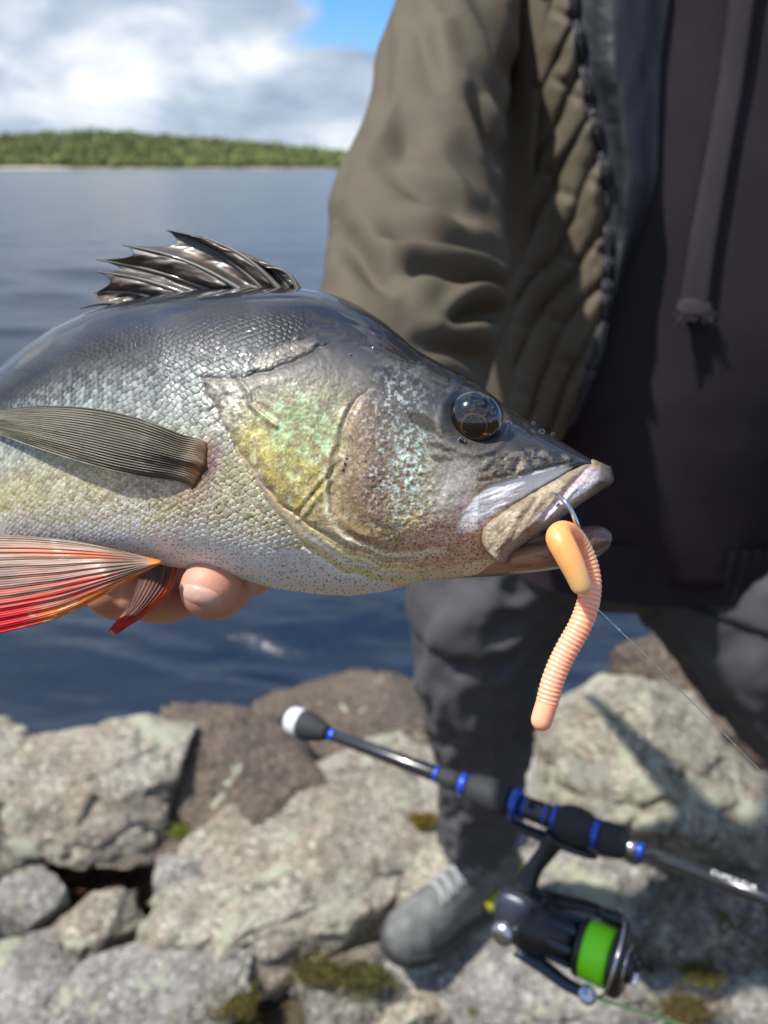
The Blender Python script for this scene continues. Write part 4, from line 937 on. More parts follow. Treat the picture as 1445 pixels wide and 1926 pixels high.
# wet flesh folds behind the cover's spine
m1 = blob(px, py, 425, 765, 42, 52); rel += m1*5*fbm(px/17, py/17, 0, 41, 3); rel += 4*np.exp(-((seg_dist(px, py, [(452, 715), (466, 735), (470, 760), (492, 780), (520, 800)])[0])/6)**2)
L_SH = [(459, 700), (480, 672), (505, 655), (540, 642), (590, 640)]; d6 = seg_dist(px, py, L_SH)[0]; rel += 1.2*np.exp(-((d6-6)/7)**2)-0.8*np.exp(-(d6/4)**2)
for pts in ([(560, 632), (600, 622), (650, 626)], [(580, 645), (630, 640), (660, 634)], [(640, 612), (720, 640), (800, 690)], [(690, 640), (760, 676), (840, 716)]):
    d7 = seg_dist(px, py, pts)[0]; rel += 1.3*np.exp(-(d7/6)**2)-1.0*np.exp(-((d7-10)/6)**2)
# eye socket
EX, EY, ER = 894, 787, 53.0
re = np.hypot((px-EX), (py-EY)); rel -= 16*np.exp(-np.maximum(re-30, 0)**2/340.0)*(re < 85); rel += 5.0*np.exp(-((re-66)/9.0)**2)
# snout: bony ridges and pits in front of the eye
LAC = poly(px, py, [(896, 880), (915, 862), (945, 850), (985, 845), (1030, 848), (1075, 860), (1100, 866), (1040, 882), (985, 893), (930, 900)], 6)
rel += LAC*5.0*fbm(px/17, py/15, 0, 45, 3)-6*blob(px, py, 975, 872, 6, 11, 0.3)-5*blob(px, py, 1014, 858, 7, 9)+6*blob(px, py, 985, 883, 8, 7)-4*blob(px, py, 930, 858, 14, 6)
L_LIPT = [(905, 905), (930, 901), (990, 891), (1060, 873), (1112, 862)]; d8, s8, _ = seg_dist(px, py, L_LIPT); rel -= 3.5*np.exp(-(d8/5)**2); rel -= 7*sm(0, 12, s8)*(px > 900)*sm(895, 930, px); rel += 1.6*fbm((px*.87-py*.3)/60, (px*.35+py*.93)/9, 0, 86, 2)*sm(0, 12, s8)*sm(880, 930, px)
for nx_, ny_ in ((986, 800), (1000, 812)): rel -= 7*blob(px, py, nx_, ny_, 6, 4, 0.6)
# cheek to jaw hollow
rel -= 5*blob(px, py, 880, 960, 22, 40, 0.4)
d = dm-H0*prof-rel*0.00016*edge
# --- pigment
def stops(v, tab):
    k = [a_[0] for a_ in tab]; c = np.array([lin(*a_[1]) for a_ in tab]); return np.stack([np.interp(v, k, c[:, i]) for i in range(3)], -1)
wob = t+0.035*fbm(px/60, py/60, 0, 61, 3)
C = stops(wob, [(0, (12, 15, 20)), (.16, (15, 19, 25)), (.25, (30, 35, 40)), (.34, (68, 72, 72)), (.46, (124, 124, 114)), (.6, (166, 160, 134)), (.75, (192, 184, 158)), (.87, (224, 220, 208)), (1, (224, 220, 212))])
# perch bars, faint, and darker grey forward under the fin
bar = sum(blob(px, py, x_, 640, 34, 120, 0.12) for x_ in (120, 300, 480)); C = mixc_(C, lin(48, 54, 58), np.clip(bar*0.42*body, 0, .6)*(1-sm(.4, .7, t)))
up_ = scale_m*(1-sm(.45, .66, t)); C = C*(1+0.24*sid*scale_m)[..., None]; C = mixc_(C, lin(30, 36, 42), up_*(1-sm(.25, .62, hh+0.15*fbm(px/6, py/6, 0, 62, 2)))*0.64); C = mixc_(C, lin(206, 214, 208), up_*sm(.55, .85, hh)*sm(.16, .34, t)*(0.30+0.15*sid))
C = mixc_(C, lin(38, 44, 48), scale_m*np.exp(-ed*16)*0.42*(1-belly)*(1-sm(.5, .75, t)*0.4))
fl = sm(0.15, .5, fbm(px/6, py/6, 0, 63, 3)+0.25*(sh-0.5)); low = sm(0.52, 0.70, t)*body
C = mixc_(C, lin(126, 116, 62), low*(1-sm(0.80, 0.93, t))*fl*0.75*sm(60, 330, px)); C = mixc_(C, lin(190, 178, 110), low*(1-belly)*0.25*sm(-0.2, .3, vn(px/45, py/45, 0, 64)))
C = mixc_(C, lin(240, 238, 230), low*sm(0.1, .45, fbm(px/7+9, py/7, 0, 66, 2))*0.55*sm(0.6, .8, t))
# head ground colour
hv = (py-top[None])/(np.interp(xs, [380, 700, 1118], [560, 480, 220])[None])
CH = stops(hv+0.03*fbm(px/50, py/50, 0, 71, 3), [(0, (14, 16, 19)), (.10, (24, 26, 30)), (.19, (52, 53, 56)), (.30, (92, 89, 84)), (.5, (116, 105, 80)), (.72, (142, 126, 94)), (.9, (190, 168, 130)), (1.02, (214, 198, 164)), (1.2, (226, 214, 186))])
C = C*(1-bare[..., None])+CH*bare[..., None]
ir = fbm(px/17, py/17, 0, 72, 5, .65); ir2 = fbm(px/14+50, py/14, 0, 73, 5, .65)
opm = head*(1-sm(610, 660, px+0.25*(py-850)))
gold = opm*np.clip(blob(px, py, 520, 890, 70, 90, -0.7)+blob(px, py, 590, 900, 55, 75)+blob(px, py, 470, 850, 35, 45), 0, 1)
C = mixc_(C, lin(182, 166, 58), gold*0.75*sm(-.5, .35, ir)); C = mixc_(C, lin(206, 212, 160), gold*sm(0.05, .4, ir2)*0.6)
grn = opm*np.clip(blob(px, py, 570, 790, 75, 45)+blob(px, py, 590, 830, 60, 35), 0, 1)
C = mixc_(C, lin(136, 160, 106), grn*0.65*sm(-.5, .4, ir2)); C = mixc_(C, lin(168, 212, 176), grn*sm(.0, .5, ir)*0.6)
C = mixc_(C, lin(196, 190, 176), m1*0.6*sm(-.3, .3, ir))
C = mixc_(C, lin(158, 146, 130), poly(px, py, [(462, 700), (485, 672), (520, 652), (585, 640), (604, 652), (560, 676), (505, 695)], 11)*0.55*sm(-.7, .3, ir))
tan = head*np.clip(blob(px, py, 690, 960, 70, 90)+blob(px, py, 680, 790, 40, 60)*0.6, 0, 1); C = mixc_(C, lin(128, 96, 64), tan*0.85*sm(-.6, .2, ir))
C = mixc_(C, lin(104, 80, 82), head*blob(px, py, 715, 890, 32, 75)*0.85*sm(-.3, .2, ir2))
teal = head*np.clip(blob(px, py, 775, 850, 26, 60)+blob(px, py, 765, 930, 30, 55), 0, 1)
C = mixc_(C, lin(182, 212, 192), teal*0.8*sm(-.12, .35, fbm(px/9, py/9, 0, 74, 4, .65)))
C = mixc_(C, lin(214, 200, 96), head*blob(px, py, 785, 985, 32, 22, -0.3)*0.8*sm(-.3, .2, ir)); 
C = mixc_(C, lin(150, 120, 62), poly(px, py, [(630, 975), (660, 985), (730, 990), (800, 1010), (800, 1028), (740, 1033), (690, 1024), (650, 1002)], 8)*0.6)
C = mixc_(C, lin(206, 158, 134), head*np.clip(blob(px, py, 830, 1010, 60, 40)+blob(px, py, 870, 1040, 70, 35)+blob(px, py, 905, 1000, 25, 45), 0, 1)*0.8)
C = mixc_(C, lin(222, 190, 152), head*sm(1040, 1078, py)*sm(700, 800, px)*0.8)
C = mixc_(C, lin(170, 166, 160), head*blob(px, py, 850, 920, 35, 60, 0.5)*0.7); C = mixc_(C, lin(128, 126, 122), head*blob(px, py, 730, 720, 70, 40)*0.6*sm(-.4, .3, ir))
C = mixc_(C, lin(202, 206, 202), ckm*0.5*sm(.18, .42, fbm(px/6, py/6, 0, 77, 2)))
# dark mask behind the eye
for pol in ([(765, 775), (790, 778), (815, 790), (838, 803), (840, 822), (812, 815), (790, 806), (772, 790)], [(806, 832), (822, 828), (845, 840), (856, 852), (838, 850), (815, 842)], [(808, 858), (840, 856), (850, 866), (820, 872)]):
    C = mixc_(C, lin(62, 54, 44), poly(px+3*vn(px/12, py/12, 0, 8), py+3*vn(px/12, py/12, 4, 8), pol, 3.5)*0.85)
C = mixc_(C, lin(44, 43, 42), head*np.clip(LAC*0.55+sm(930, 1000, px)*(1-sm(820, 875, py-0.30*(px-1000)))*0.7+np.exp(-(np.maximum(re-50, 0)/14.0)**2)*0.75*(re < 95), 0, 1)*0.85)
C = mixc_(C, lin(122, 112, 96), LAC*0.7*sm(-.2, .25, fbm(px/14, py/14, 0, 78, 3)))
WH = poly(px, py, [(858, 1002), (872, 962), (900, 930), (925, 912), (965, 900), (1055, 876), (1075, 880), (1040, 905), (1000, 925), (950, 950), (915, 975), (890, 1000)], 5)
C = mixc_(C, lin(214, 216, 220), WH*0.95); C = C*(1-0.35*WH*sm(.0, .5, fbm((px*.87-py*.3)/50, (px*.35+py*.93)/7, 0, 86, 3)))[..., None]; C = mixc_(C, lin(228, 160, 140), blob(px, py, 880, 1000, 16, 18)*0.7); C = mixc_(C, lin(200, 170, 172), blob(px, py, 868, 950, 9, 36, 0.5)*0.6)
# gill membrane: cream and yellow with a lavender edge
band = head*(ss_ > 0)*(ds > 0)*sm(0, .1, tg); band = np.where((ss_ > 0) & (head > .3), 1.0, 0)*sm(0, 5, ds)*sm(0, .15, ts)
C = mixc_(C, lin(214, 204, 178), band*0.85); C = mixc_(C, lin(222, 200, 104), band*sm(0.0, .4, np.sin(dg/4.2)+0.5*ir)*0.6*(1-sm(20, 60, dg)*0.4)); C = mixc_(C, lin(212, 160, 96), band*np.exp(-((ds-6)/4)**2)*0.6)
C = mixc_(C, lin(150, 138, 150), np.exp(-((dg-5)/5)**2)*head*0.55*sm(.2, .35, tg)*(1-sm(.6, .8, tg))); C = mixc_(C, lin(70, 62, 62), np.exp(-(dg/4.0)**2)*0.5*(1-sm(.45, .7, tg))); C = mixc_(C, lin(52, 50, 50), np.exp(-(do/4.5)**2)*0.5)
C = mixc_(C, lin(96, 90, 74), np.exp(-(dp_/3.4)**2)*0.25*head*sm(-.4, .3, ir2)); C = mixc_(C, lin(218, 208, 170), head*np.exp(-((sp_-8)/6)**2)*sm(.35, .5, tp)*0.6)  # shadow along the cheek-plate crease painted into the colour; ridge beside it paler
# pepper spots on throat, jaw and belly
def specks(cell, dens, seed, rad):
    gx, gy = np.floor(px/cell).astype(np.int64), np.floor(py/cell).astype(np.int64); k = (gx*7919+gy*6151+seed*977) & 65535; k2 = (k*31+77) & 65535; k3 = (k*57+11) & 65535
    cx_ = (gx+0.5+0.32*_TAB[k])*cell; cy_ = (gy+0.5+0.32*_TAB[k2])*cell; return (np.hypot(px-cx_, py-cy_) < rad*(0.8+0.4*np.abs(_TAB[k])))*(_TAB[k3]*0.5+0.5 < dens)
spm = np.clip(sm(.80, .92, t)*body+head*sm(1000, 1050, py)+head*sm(930, 1000, py)*sm(640, 700, px), 0, 1)
C = mixc_(C, lin(74, 64, 48), np.maximum(specks(6.5, .55, 1, 1.25), specks(8.5, .45, 2, 1.6))*spm*0.7)
C = mixc_(C, lin(120, 104, 74), specks(4.6, .6, 3, 1.5)*head*sm(860, 980, py)*(1-band)*0.45)
# fin-base flesh
C = mixc_(C, lin(176, 150, 140), blob(px, py, 350, 930, 60, 22, 0.25)*0.6); C = mixc_(C, lin(122, 78, 52), blob(px, py, 388, 868, 20, 42, 0.25)*0.9); C = mixc_(C, lin(122, 92, 110), blob(px, py, 402, 870, 10, 40, 0.3)*0.7)
# nape dark
gr = fbm(px/3.2, py/3.2, 0, 82, 2); gr2 = fbm(px/9, py/9, 0, 83, 3)
C = C*np.clip(1+(0.42*gr+0.30*gr2)*head*sm(.2, .34, hv)*(1-WH)*(1-0.5*band)+(0.30*gr+0.22*gr2)*body*sm(.3, .45, t)*(1-0.6*belly), .3, 1.8)[..., None]
C = C*(1+0.30*sm(.25, .45, t)+0.12*body*sm(.75, .95, t)+0.22*head*sm(.28, .5, hv))[..., None]  # flank and head lightened; belly lifted again as bounce light painted into the colour
lum = C.mean(-1, keepdims=True); C = C*(1-0.16*head[..., None])+lum*0.16*head[..., None]
C = np.clip(C, 0.004, 0.92)
metal = np.clip(body*(0.34*sm(.18, .34, t)*(1-sm(.80, .92, t)))+head*0.22*sm(.25, .4, hv)*(1-sm(.8, .95, hv))-0.3*WH, 0, 1)+0.15*np.clip(gold+grn+teal, 0, 1)
film = np.clip(body*wetfilm+bare*(1-sm(.14, .27, hv+0.04*fbm(px/60, py/30, 0, 84, 3))), 0, 1)
rgh = 0.46+0.08*fbm(px/20, py/20, 0, 79, 2)+0.08*belly; coat = np.clip(0.28+0.72*film+0.25*m1+0.2*LAC-0.1*belly, 0, 1); metal = metal*(1-film)
def lens_mesh(px, py, d, dm, sub=1):
    """near surface plus its mirror image about the fish's middle plane"""
    nr, nc = px.shape; Vf = P(px, py, d)
    b = np.stack([(px-CX)/FPX*d, -(py-CY)/FPX*d], -1)
    Vb = cam2w(b[..., 0], b[..., 1], 2*dm-d)
    ir_ = np.unique(np.r_[np.arange(0, nr, sub), nr-1]); ic = np.unique(np.r_[np.arange(0, nc, sub), nc-1]); Vb = Vb[np.ix_(ir_, ic)]
    V = np.vstack([Vf.reshape(-1, 3), Vb.reshape(-1, 3)]); F = np.vstack([grid_faces(nr, nc, flip=True), grid_faces(len(ir_), len(ic), off=nr*nc)])
    return V, F, (ir_, ic)
d = np.where(t <= 0, dm, np.where(t >= 1, dm, d))
V, F, (ir_, ic) = lens_mesh(px, py, d, dm, 5)
def both(a): return np.concatenate([a.reshape(-1, *a.shape[2:]), a[np.ix_(ir_, ic)].reshape(-1, *a.shape[2:])])
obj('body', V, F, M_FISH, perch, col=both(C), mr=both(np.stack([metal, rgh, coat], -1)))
FB = (px, py, d)
def fish_d(x, y):
    """front surface distance of the fish at a pixel"""
    i = int(np.clip(np.searchsorted(xs, x), 0, len(xs)-1)); col_ = py[:, i]; return float(np.interp(y, col_, d[:, i]))

# --- upper jaw (maxilla and lip)
U = np.array([(1117, 864), (1098, 866), (1062, 882), (1020, 906), (975, 930), (932, 955), (903, 978), (897, 1000), (906, 1026), (925, 1052)]); Lw = np.array([(1150, 878), (1154, 906), (1128, 925), (1085, 953), (1036, 990), (992, 1022), (964, 1043), (957, 1059), (946, 1064), (935, 1058)])
k_ = np.linspace(0, 1, len(U)); UL = curve(np.hstack([U, Lw]), 240, 4); nw = 110; w_ = 0.5*np.linspace(0, 1, nw)+0.5*(0.5-0.5*np.cos(np.pi*np.linspace(0, 1, nw)))
jx = UL[:, None, 0]+(UL[:, None, 2]-UL[:, None, 0])*w_; jy = UL[:, None, 1]+(UL[:, None, 3]-UL[:, None, 1])*w_; ww = np.repeat(w_[None], 240, 0); sj = np.repeat(np.linspace(0, 1, 240)[:, None], nw, 1)
prf = np.maximum(1-np.abs(2*ww-1)**4.6, 0)**0.5*np.maximum(1-np.abs(2*sj-1)**12, 0)**0.4
jdm = dmid(jx); hz = np.interp(sj, [0, .12, .35, .6, 1], [.0095, .0135, .0185, .0235, .0268])
L_A = [(1058, 890), (1010, 935), (985, 975), (965, 1010), (940, 1050)]; L_B = [(1110, 875), (1060, 930), (1030, 965), (1000, 1005), (965, 1040)]; L_C = [(1140, 915), (1080, 945), (1030, 985), (985, 1018), (960, 1040)]
da = seg_dist(jx, jy, L_A)[0]; db = seg_dist(jx, jy, L_B); dc = seg_dist(jx, jy, L_C)[0]
jr = 3.5*np.exp(-((da-10)/8)**2)-5.0*np.exp(-(db[0]/4.5)**2)+2.0*np.exp(-((db[0]-10)/5)**2)+2.5*np.exp(-(dc/7)**2)+2.2*fbm(jx/20+jy/40, jy/20, 0, 91, 3)+0.7*fbm(jx/5, jy/5, 0, 92, 2)
jr += 3.0*sm(.86, .95, sj)*(1-sm(.97, 1, sj))
jd = jdm-hz*prf-jr*0.00016*prf
JC = np.zeros(jx.shape+(3,))+lin(140, 126, 104)
JC = mixc_(JC, lin(178, 164, 138), sm(-.3, .3, fbm(jx/30, jy/18, 0, 93, 3))*0.8); JC = mixc_(JC, lin(84, 74, 62), np.exp(-(seg_dist(jx, jy, [(1050, 893), (1000, 918), (950, 945), (925, 962)])[0]/7)**2)*0.75)
lil = poly(jx, jy, [(1062, 925), (1095, 885), (1128, 878), (1130, 900), (1090, 935), (1050, 965), (1020, 985), (1008, 975), (1035, 950)], 5)
JC = mixc_(JC, lin(206, 200, 210), lil*0.8); JC = mixc_(JC, lin(170, 120, 110), np.exp(-(seg_dist(jx, jy, [(1120, 880), (1075, 915), (1050, 945)])[0]/5)**2)*0.55); JC = mixc_(JC, lin(196, 192, 188), np.exp(-(dc/9)**2)*0.6*sm(.2, .4, sj))
JC = mixc_(JC, lin(58, 56, 57), sm(1108, 1140, jx+0.3*(jy-890))*0.8); JC = mixc_(JC, lin(86, 76, 66), sm(.88, .97, sj)*0.5+np.exp(-(ww/.05)**2)*.4)
JC = mixc_(JC, lin(90, 80, 66), (fbm(jx/4, jy/4, 0, 94, 2) > .25)*0.4)
V, F, (ir_, ic) = lens_mesh(jx, jy, jd, jdm, 3)
jb = lambda a: np.concatenate([a.reshape(-1, *a.shape[2:]), a[np.ix_(ir_, ic)].reshape(-1, *a.shape[2:])])
obj('upper_jaw', V, F, M_FISH, perch, col=jb(np.clip(JC, .004, 1)), mr=jb(np.stack([jx*0, jx*0+.45, jx*0+.35], -1)))
# --- lower jaw
U = np.array([(1152, 1012), (1148, 1000), (1130, 990), (1100, 990), (1060, 1000), (1010, 1018), (950, 1030), (890, 1035), (840, 1045)]); Lw = np.array([(1151, 1018), (1143, 1034), (1124, 1047), (1095, 1059), (1055, 1069), (1005, 1077), (945, 1083), (890, 1086), (835, 1089)])
UL = curve(np.hstack([U, Lw]), 180, 4); nw = 60; w_ = 0.5*np.linspace(0, 1, nw)+0.5*(0.5-0.5*np.cos(np.pi*np.linspace(0, 1, nw)))
jx = UL[:, None, 0]+(UL[:, None, 2]-UL[:, None, 0])*w_; jy = UL[:, None, 1]+(UL[:, None, 3]-UL[:, None, 1])*w_; ww = np.repeat(w_[None], 180, 0); sj = np.repeat(np.linspace(0, 1, 180)[:, None], nw, 1)
jdm = dmid(jx); hz = np.interp(sj, [0, .15, .4, .62, .8, 1], [.004, .010, .0150, .0165, .010, .003]); prf = np.maximum(1-np.abs(2*ww-1)**2.6, 0)**0.5
jr = 1.6*fbm(jx/30, jy/12, 0, 95, 3)-2*np.exp(-((ww-.28)/.08)**2)
jd = jdm-hz*prf-jr*.00016*prf
JC = np.zeros(jx.shape+(3,))+lin(176, 136, 104); JC = mixc_(JC, lin(84, 68, 58), sm(1000, 1080, jx)*0.85); JC = mixc_(JC, lin(150, 110, 100), np.exp(-(ww/.25)**2)*sm(1000, 1060, jx)*0.7); JC = mixc_(JC, lin(92, 70, 58), sm(.1, .4, fbm(jx/26, jy/8, 0, 96, 3))*0.5*sm(940, 1000, jx))
JC = mixc_(JC, lin(84, 78, 74), sm(.8, .95, ww)*0.5); JC = mixc_(JC, lin(60, 56, 54), sm(1130, 1152, jx)*0.4)
V, F, (ir_, ic) = lens_mesh(jx, jy, jd, jdm, 3)
obj('lower_jaw', V, F, M_FISH, perch, col=jb(np.clip(JC, .004, 1)), mr=jb(np.stack([jx*0, jx*0+.45, jx*0+.4], -1)))

# --- eye: one glossy ball per side, pupil looking a little down and forward
def eye(mirror=False):
    de = 0.2160; c_ = np.array([(EX-CX)/FPX*de, -(EY-CY)/FPX*de, de]); R = 54/FPX*(de-.006)
    nt_, nphi = 90, 96; th_ = np.linspace(0, np.pi, nt_); ph = np.linspace(0, 2*np.pi, nphi, endpoint=False)
    ax = np.array([-7/53., -21/53., 0.0]); ax[2] = -math.sqrt(1-ax[0]**2-ax[1]**2)
    u = np.cross(ax, [0, 1, 0]); u /= np.linalg.norm(u); v = np.cross(ax, u)
    n_ = np.cos(th_)[:, None, None]*ax+np.sin(th_)[:, None, None]*(np.cos(ph)[None, :, None]*u+np.sin(ph)[None, :, None]*v)
    q = c_+n_*R*np.array([1, 1, 0.80])
    dmE = float(dmid(np.array([float(EX)]))[0])
    if mirror: q[..., 2] = 2*dmE-q[..., 2]
    r_ = np.sin(np.minimum(th_, np.pi/2))[:, None]+0.010*fbm(np.cos(ph)*3, np.sin(ph)*3, 0, 3, 2)[None]; r_ = np.where(th_[:, None] > np.pi/2, 1.0, r_)
    Ce = np.zeros((nt_, nphi, 3))+lin(10, 12, 11); ri = np.broadcast_to(r_, (nt_, nphi))
    fib = fbm(np.cos(ph)*14, np.sin(ph)*14, 0, 5, 2)[None]
    Ce = mixc_(Ce, lin(104, 70, 12), np.exp(-((ri-.455)/.022)**2)); Ce = mixc_(Ce, lin(34, 24, 6)*(1+0.5*fib[..., None]), sm(.46, .50, ri)*(1-sm(.58, .74, ri))*0.95); Ce = mixc_(Ce, lin(12, 11, 9), sm(.62, .85, ri)*0.9)
    Vw = cam2w(q[..., 0], q[..., 1], q[..., 2]).reshape(-1, 3)
    o = obj('eye', Vw, grid_faces(nt_, nphi, True, flip=mirror), mat('eye_gloss', attr=True, rough=0.12, coat=1.0, coat_rough=0.01) if not mirror else bpy.data.materials['eye_gloss'], perch, col=np.clip(Ce, .002, 1).reshape(-1, 3))
    o['label'] = 'dark glossy eye with a gold ring round the pupil'
eye(); eye(True)

# --- fins
M_FIN = mat('fin_membrane', attr=True, rough=0.5, coat=0.16, coat_rough=0.2)
M_FINW = mat('wet_fin_membrane', attr=True, rough=0.5, coat=0.28, coat_rough=0.2)
def fish_dv(x, y):
    x, y = np.broadcast_arrays(x, y); out = np.empty(x.shape); ii = np.clip(np.searchsorted(xs, x), 0, len(xs)-1)
    for i in np.unique(ii):
        m = ii == i; out[m] = np.interp(y[m], py[:, i], d[:, i])
    return out
def fin(name, G, thick, C, label):
    V, F = sheet(G, thick, n=(0, -1, 0.3)); o = obj(name, V, F, M_FIN, perch, col=np.concatenate([C.reshape(-1, 3)]*2)); o['label'] = label; return o
# pectoral
u = np.linspace(0, 1, 220)[:, None]; v = np.linspace(0, 1, 200)[None, :]
T_ = curve([(402, 848), (380, 828), (340, 818), (295, 800), (250, 785), (170, 769), (80, 764), (10, 772), (-45, 792)], 220, 2); B_ = curve([(376, 934), (352, 914), (320, 902), (270, 896), (215, 886), (150, 868), (70, 842), (5, 818), (-45, 800)], 220, 2)
fx = T_[:, None, 0]+(B_-T_)[:, None, 0]*v+10*np.sin(np.pi*v)*(1-sm(0, .12, u)); fy = T_[:, None, 1]+(B_-T_)[:, None, 1]*v
ray = np.cos(2*np.pi*v*21+0.5*np.sin(u*5))*sm(.04, .2, u); ray2 = np.cos(2*np.pi*v*63+1.0*np.sin(u*7))*sm(.3, .6, u)
base_d = smooth2(fish_dv(fx, fy), 15)-(0.0006+0.0060*sm(0, .45, u)-0.003*sm(.6, 1, u))
fd = base_d-0.0028*np.sin(np.pi*v)*sm(0, .35, u)-0.00028*ray-0.00012*ray2+0.0010*fbm(u*3+0*v, v*4+0*u, 0, 5, 2)+0.0022*(1-sm(0, .05, u))-0.0006*np.exp(-((u-.08)/.06)**2)*np.sin(np.pi*v)
FC = np.zeros(fx.shape+(3,))+lin(104, 98, 80); FC = mixc_(FC, lin(46, 43, 37), sm(-.1, .7, -ray)*0.85+0*u); FC = mixc_(FC, lin(176, 172, 150), sm(.35, .9, ray2)*sm(.35, .7, u)*0.55); FC = mixc_(FC, lin(60, 58, 56), sm(0.1, .5, fbm(u*26+0*v, v*70+0*u, 0, 7, 2))*.5)
FC = mixc_(FC, lin(104, 60, 30), (1-sm(.02, .16, u+0.06*fbm(u*10+0*v, v*9, 0, 8, 2)))*.9+0*v); FC = mixc_(FC, lin(56, 55, 52), np.exp(-((v)/.02)**2)*.7+0*u); FC = mixc_(FC, lin(112, 70, 72), (1-sm(.0, .035, u))*.8+0*v)
fin('pectoral_fin', P(fx, fy, fd), 0.0004, FC, 'grey brown striped fin with a rust base')
# near pelvic
T_ = curve([(303, 1054), (270, 1046), (220, 1034), (150, 1020), (70, 1010), (0, 1006), (-80, 1004)], 200, 2); B_ = curve([(303, 1059), (276, 1074), (240, 1093), (175, 1129), (110, 1160), (50, 1177), (0, 1189), (-80, 1206)], 200, 2)
u = np.linspace(0, 1, 200)[:, None]; v = np.linspace(0, 1, 190)[None, :]
fx = T_[:, None, 0]+(B_-T_)[:, None, 0]*v; fy = T_[:, None, 1]+(B_-T_)[:, None, 1]*v
v_ = v+.035*vn(v*9, v*0, 0, 3)+.012*vn(v*9+0*u, u*4+0*v, 0, 4); ray = np.cos(2*np.pi*v_*12); ray2 = np.cos(2*np.pi*v*40+np.sin(u*6))
fd = interp_s([-100, 0, 100, 200, 303], [.246, .2395, .2355, .2345, .2375], fx, 41)-0.004*np.sin(np.pi*v*.8)-0.00026*ray*sm(.03, .2, u)-0.00012*ray2*sm(.2, .5, u)
n3 = fbm(u*9+0*v, v*46+0*u, 0, 9, 3); n4 = fbm(u*5+0*v, v*22+0*u, 0, 10, 3)
FC = np.zeros(fx.shape+(3,))+lin(148, 122, 104); FC = mixc_(FC, lin(112, 88, 74), sm(-.2, .4, n3)*.7); FC = mixc_(FC, lin(170, 148, 130), sm(.1, .4, n4)*.5*(1-v)+0*u); FC = mixc_(FC, lin(206, 96, 26), np.exp(-((v-.13-.10*(1-u))/.05)**2)*sm(.1, .35, u)*(1-sm(.55, .9, u))*.8)
FC = mixc_(FC, lin(196, 44, 30), sm(.05, .38, n4+0.15)*sm(.30, .75, v)*.85*sm(.12, .4, u)); FC = mixc_(FC, lin(96, 72, 76), sm(.1, .35, -n4)*sm(.3, .5, v)*(1-sm(.75, .85, v))*.6*sm(.1, .3, u))
lead = sm(.80, .90, v)*(1+0*u); FC = mixc_(FC, lin(226, 118, 24), lead*(1-sm(.55, .74, u))); FC = mixc_(FC, lin(196, 12, 28), np.clip(sm(.66, .80, v), 0, 1)*sm(.52, .72, u)); FC = mixc_(FC, lin(236, 196, 160), lead*sm(.15, .4, fbm(u*20+0*v, v*30+0*u, 0, 12, 2))*(1-sm(.6, .75, u))*.6); FC = mixc_(FC, lin(226, 130, 30), (1-sm(.02, .09, u))*.9+0*v)
fin('pelvic_fin', P(fx, fy, fd), 0.0006, np.clip(FC, .003, 1), 'near red and orange edged fin')
# far pelvic
T_ = curve([(262, 1060), (262, 1085), (252, 1115), (236, 1150), (204, 1189)], 120, 2); B_ = curve([(338, 1060), (333, 1082), (320, 1112), (280, 1150), (214, 1193)], 120, 2)
u = np.linspace(0, 1, 120)[:, None]; v = np.linspace(0, 1, 90)[None, :]; fx = T_[:, None, 0]+(B_-T_)[:, None, 0]*v; fy = T_[:, None, 1]+(B_-T_)[:, None, 1]*v
fd = .2570-.006*u+0*v-.00022*np.cos(2*np.pi*v*9)-.002*np.sin(np.pi*v); n4 = fbm(u*4+0*v, v*16+0*u, 0, 14, 3)
FC = np.zeros(fx.shape+(3,))+lin(86, 54, 46); FC = mixc_(FC, lin(134, 96, 82), sm(.1, .4, n4)*.5); FC = mixc_(FC, lin(206, 34, 26), np.clip(sm(.62, .85, v)*sm(.15, .4, u)+sm(.62, .85, u), 0, 1)*.9); FC = mixc_(FC, lin(206, 96, 40), sm(.75, .9, v)*(1-sm(.5, .8, u))*.7); FC = mixc_(FC, lin(226, 180, 160), sm(.95, 1, u)*.8+0*v)
fin('pelvic_fin', P(fx, fy, fd), 0.0006, np.clip(FC, .003, 1), 'far dark fin with a red tip')
# spiny dorsal
SPN = [((562, 543), (500, 503)), ((548, 543), (437, 470)), ((528, 543), (376, 444)), ((498, 543), (313, 433)), ((456, 544), (231, 461)), ((408, 547), (182, 488)), ((356, 553), (181, 511)), ((300, 560), (177, 551)), ((246, 572), (152, 580))]
notch = [0.02, 0.02, 0.02, .17, .12, .15, .13, .10]
dsum = []
dors = bpy.data.objects.new('dorsal_fin', None); COL.objects.link(dors); dors.parent = perch; dors['label'] = 'dark spiny fin folded back'
def spine_curve(k, n):
    (bx, by), (tx, ty) = SPN[k]; sg = np.linspace(0, 1, n); bow = 14*np.sin(np.pi*sg)*(-1 if k < 5 else -0.5)
    nx_, ny_ = -(ty-by), (tx-bx); L_ = math.hypot(nx_, ny_); return bx+(tx-bx)*sg-nx_/L_*bow*1.0, by+(ty-by)*sg-ny_/L_*bow
def dorsal_d(x, k): return dmid(np.asarray(x, float))+(0.0014 if k % 2 else -0.0018)
for k in range(len(SPN)):
    x, y = spine_curve(k, 60); r_ = np.linspace(.0011, .00025, 60); L0 = dorsal_d(x, k)
    obj('spine', *tube(P(x, y+3*(1-np.linspace(0, 1, 60)), L0), r_, 10), mat('fin_spine', (0.055, 0.052, 0.045), 0.45, coat=0.25, var=(0.10, 0.09, 0.07), scale=90) if k == 0 else bpy.data.materials['fin_spine'], dors)
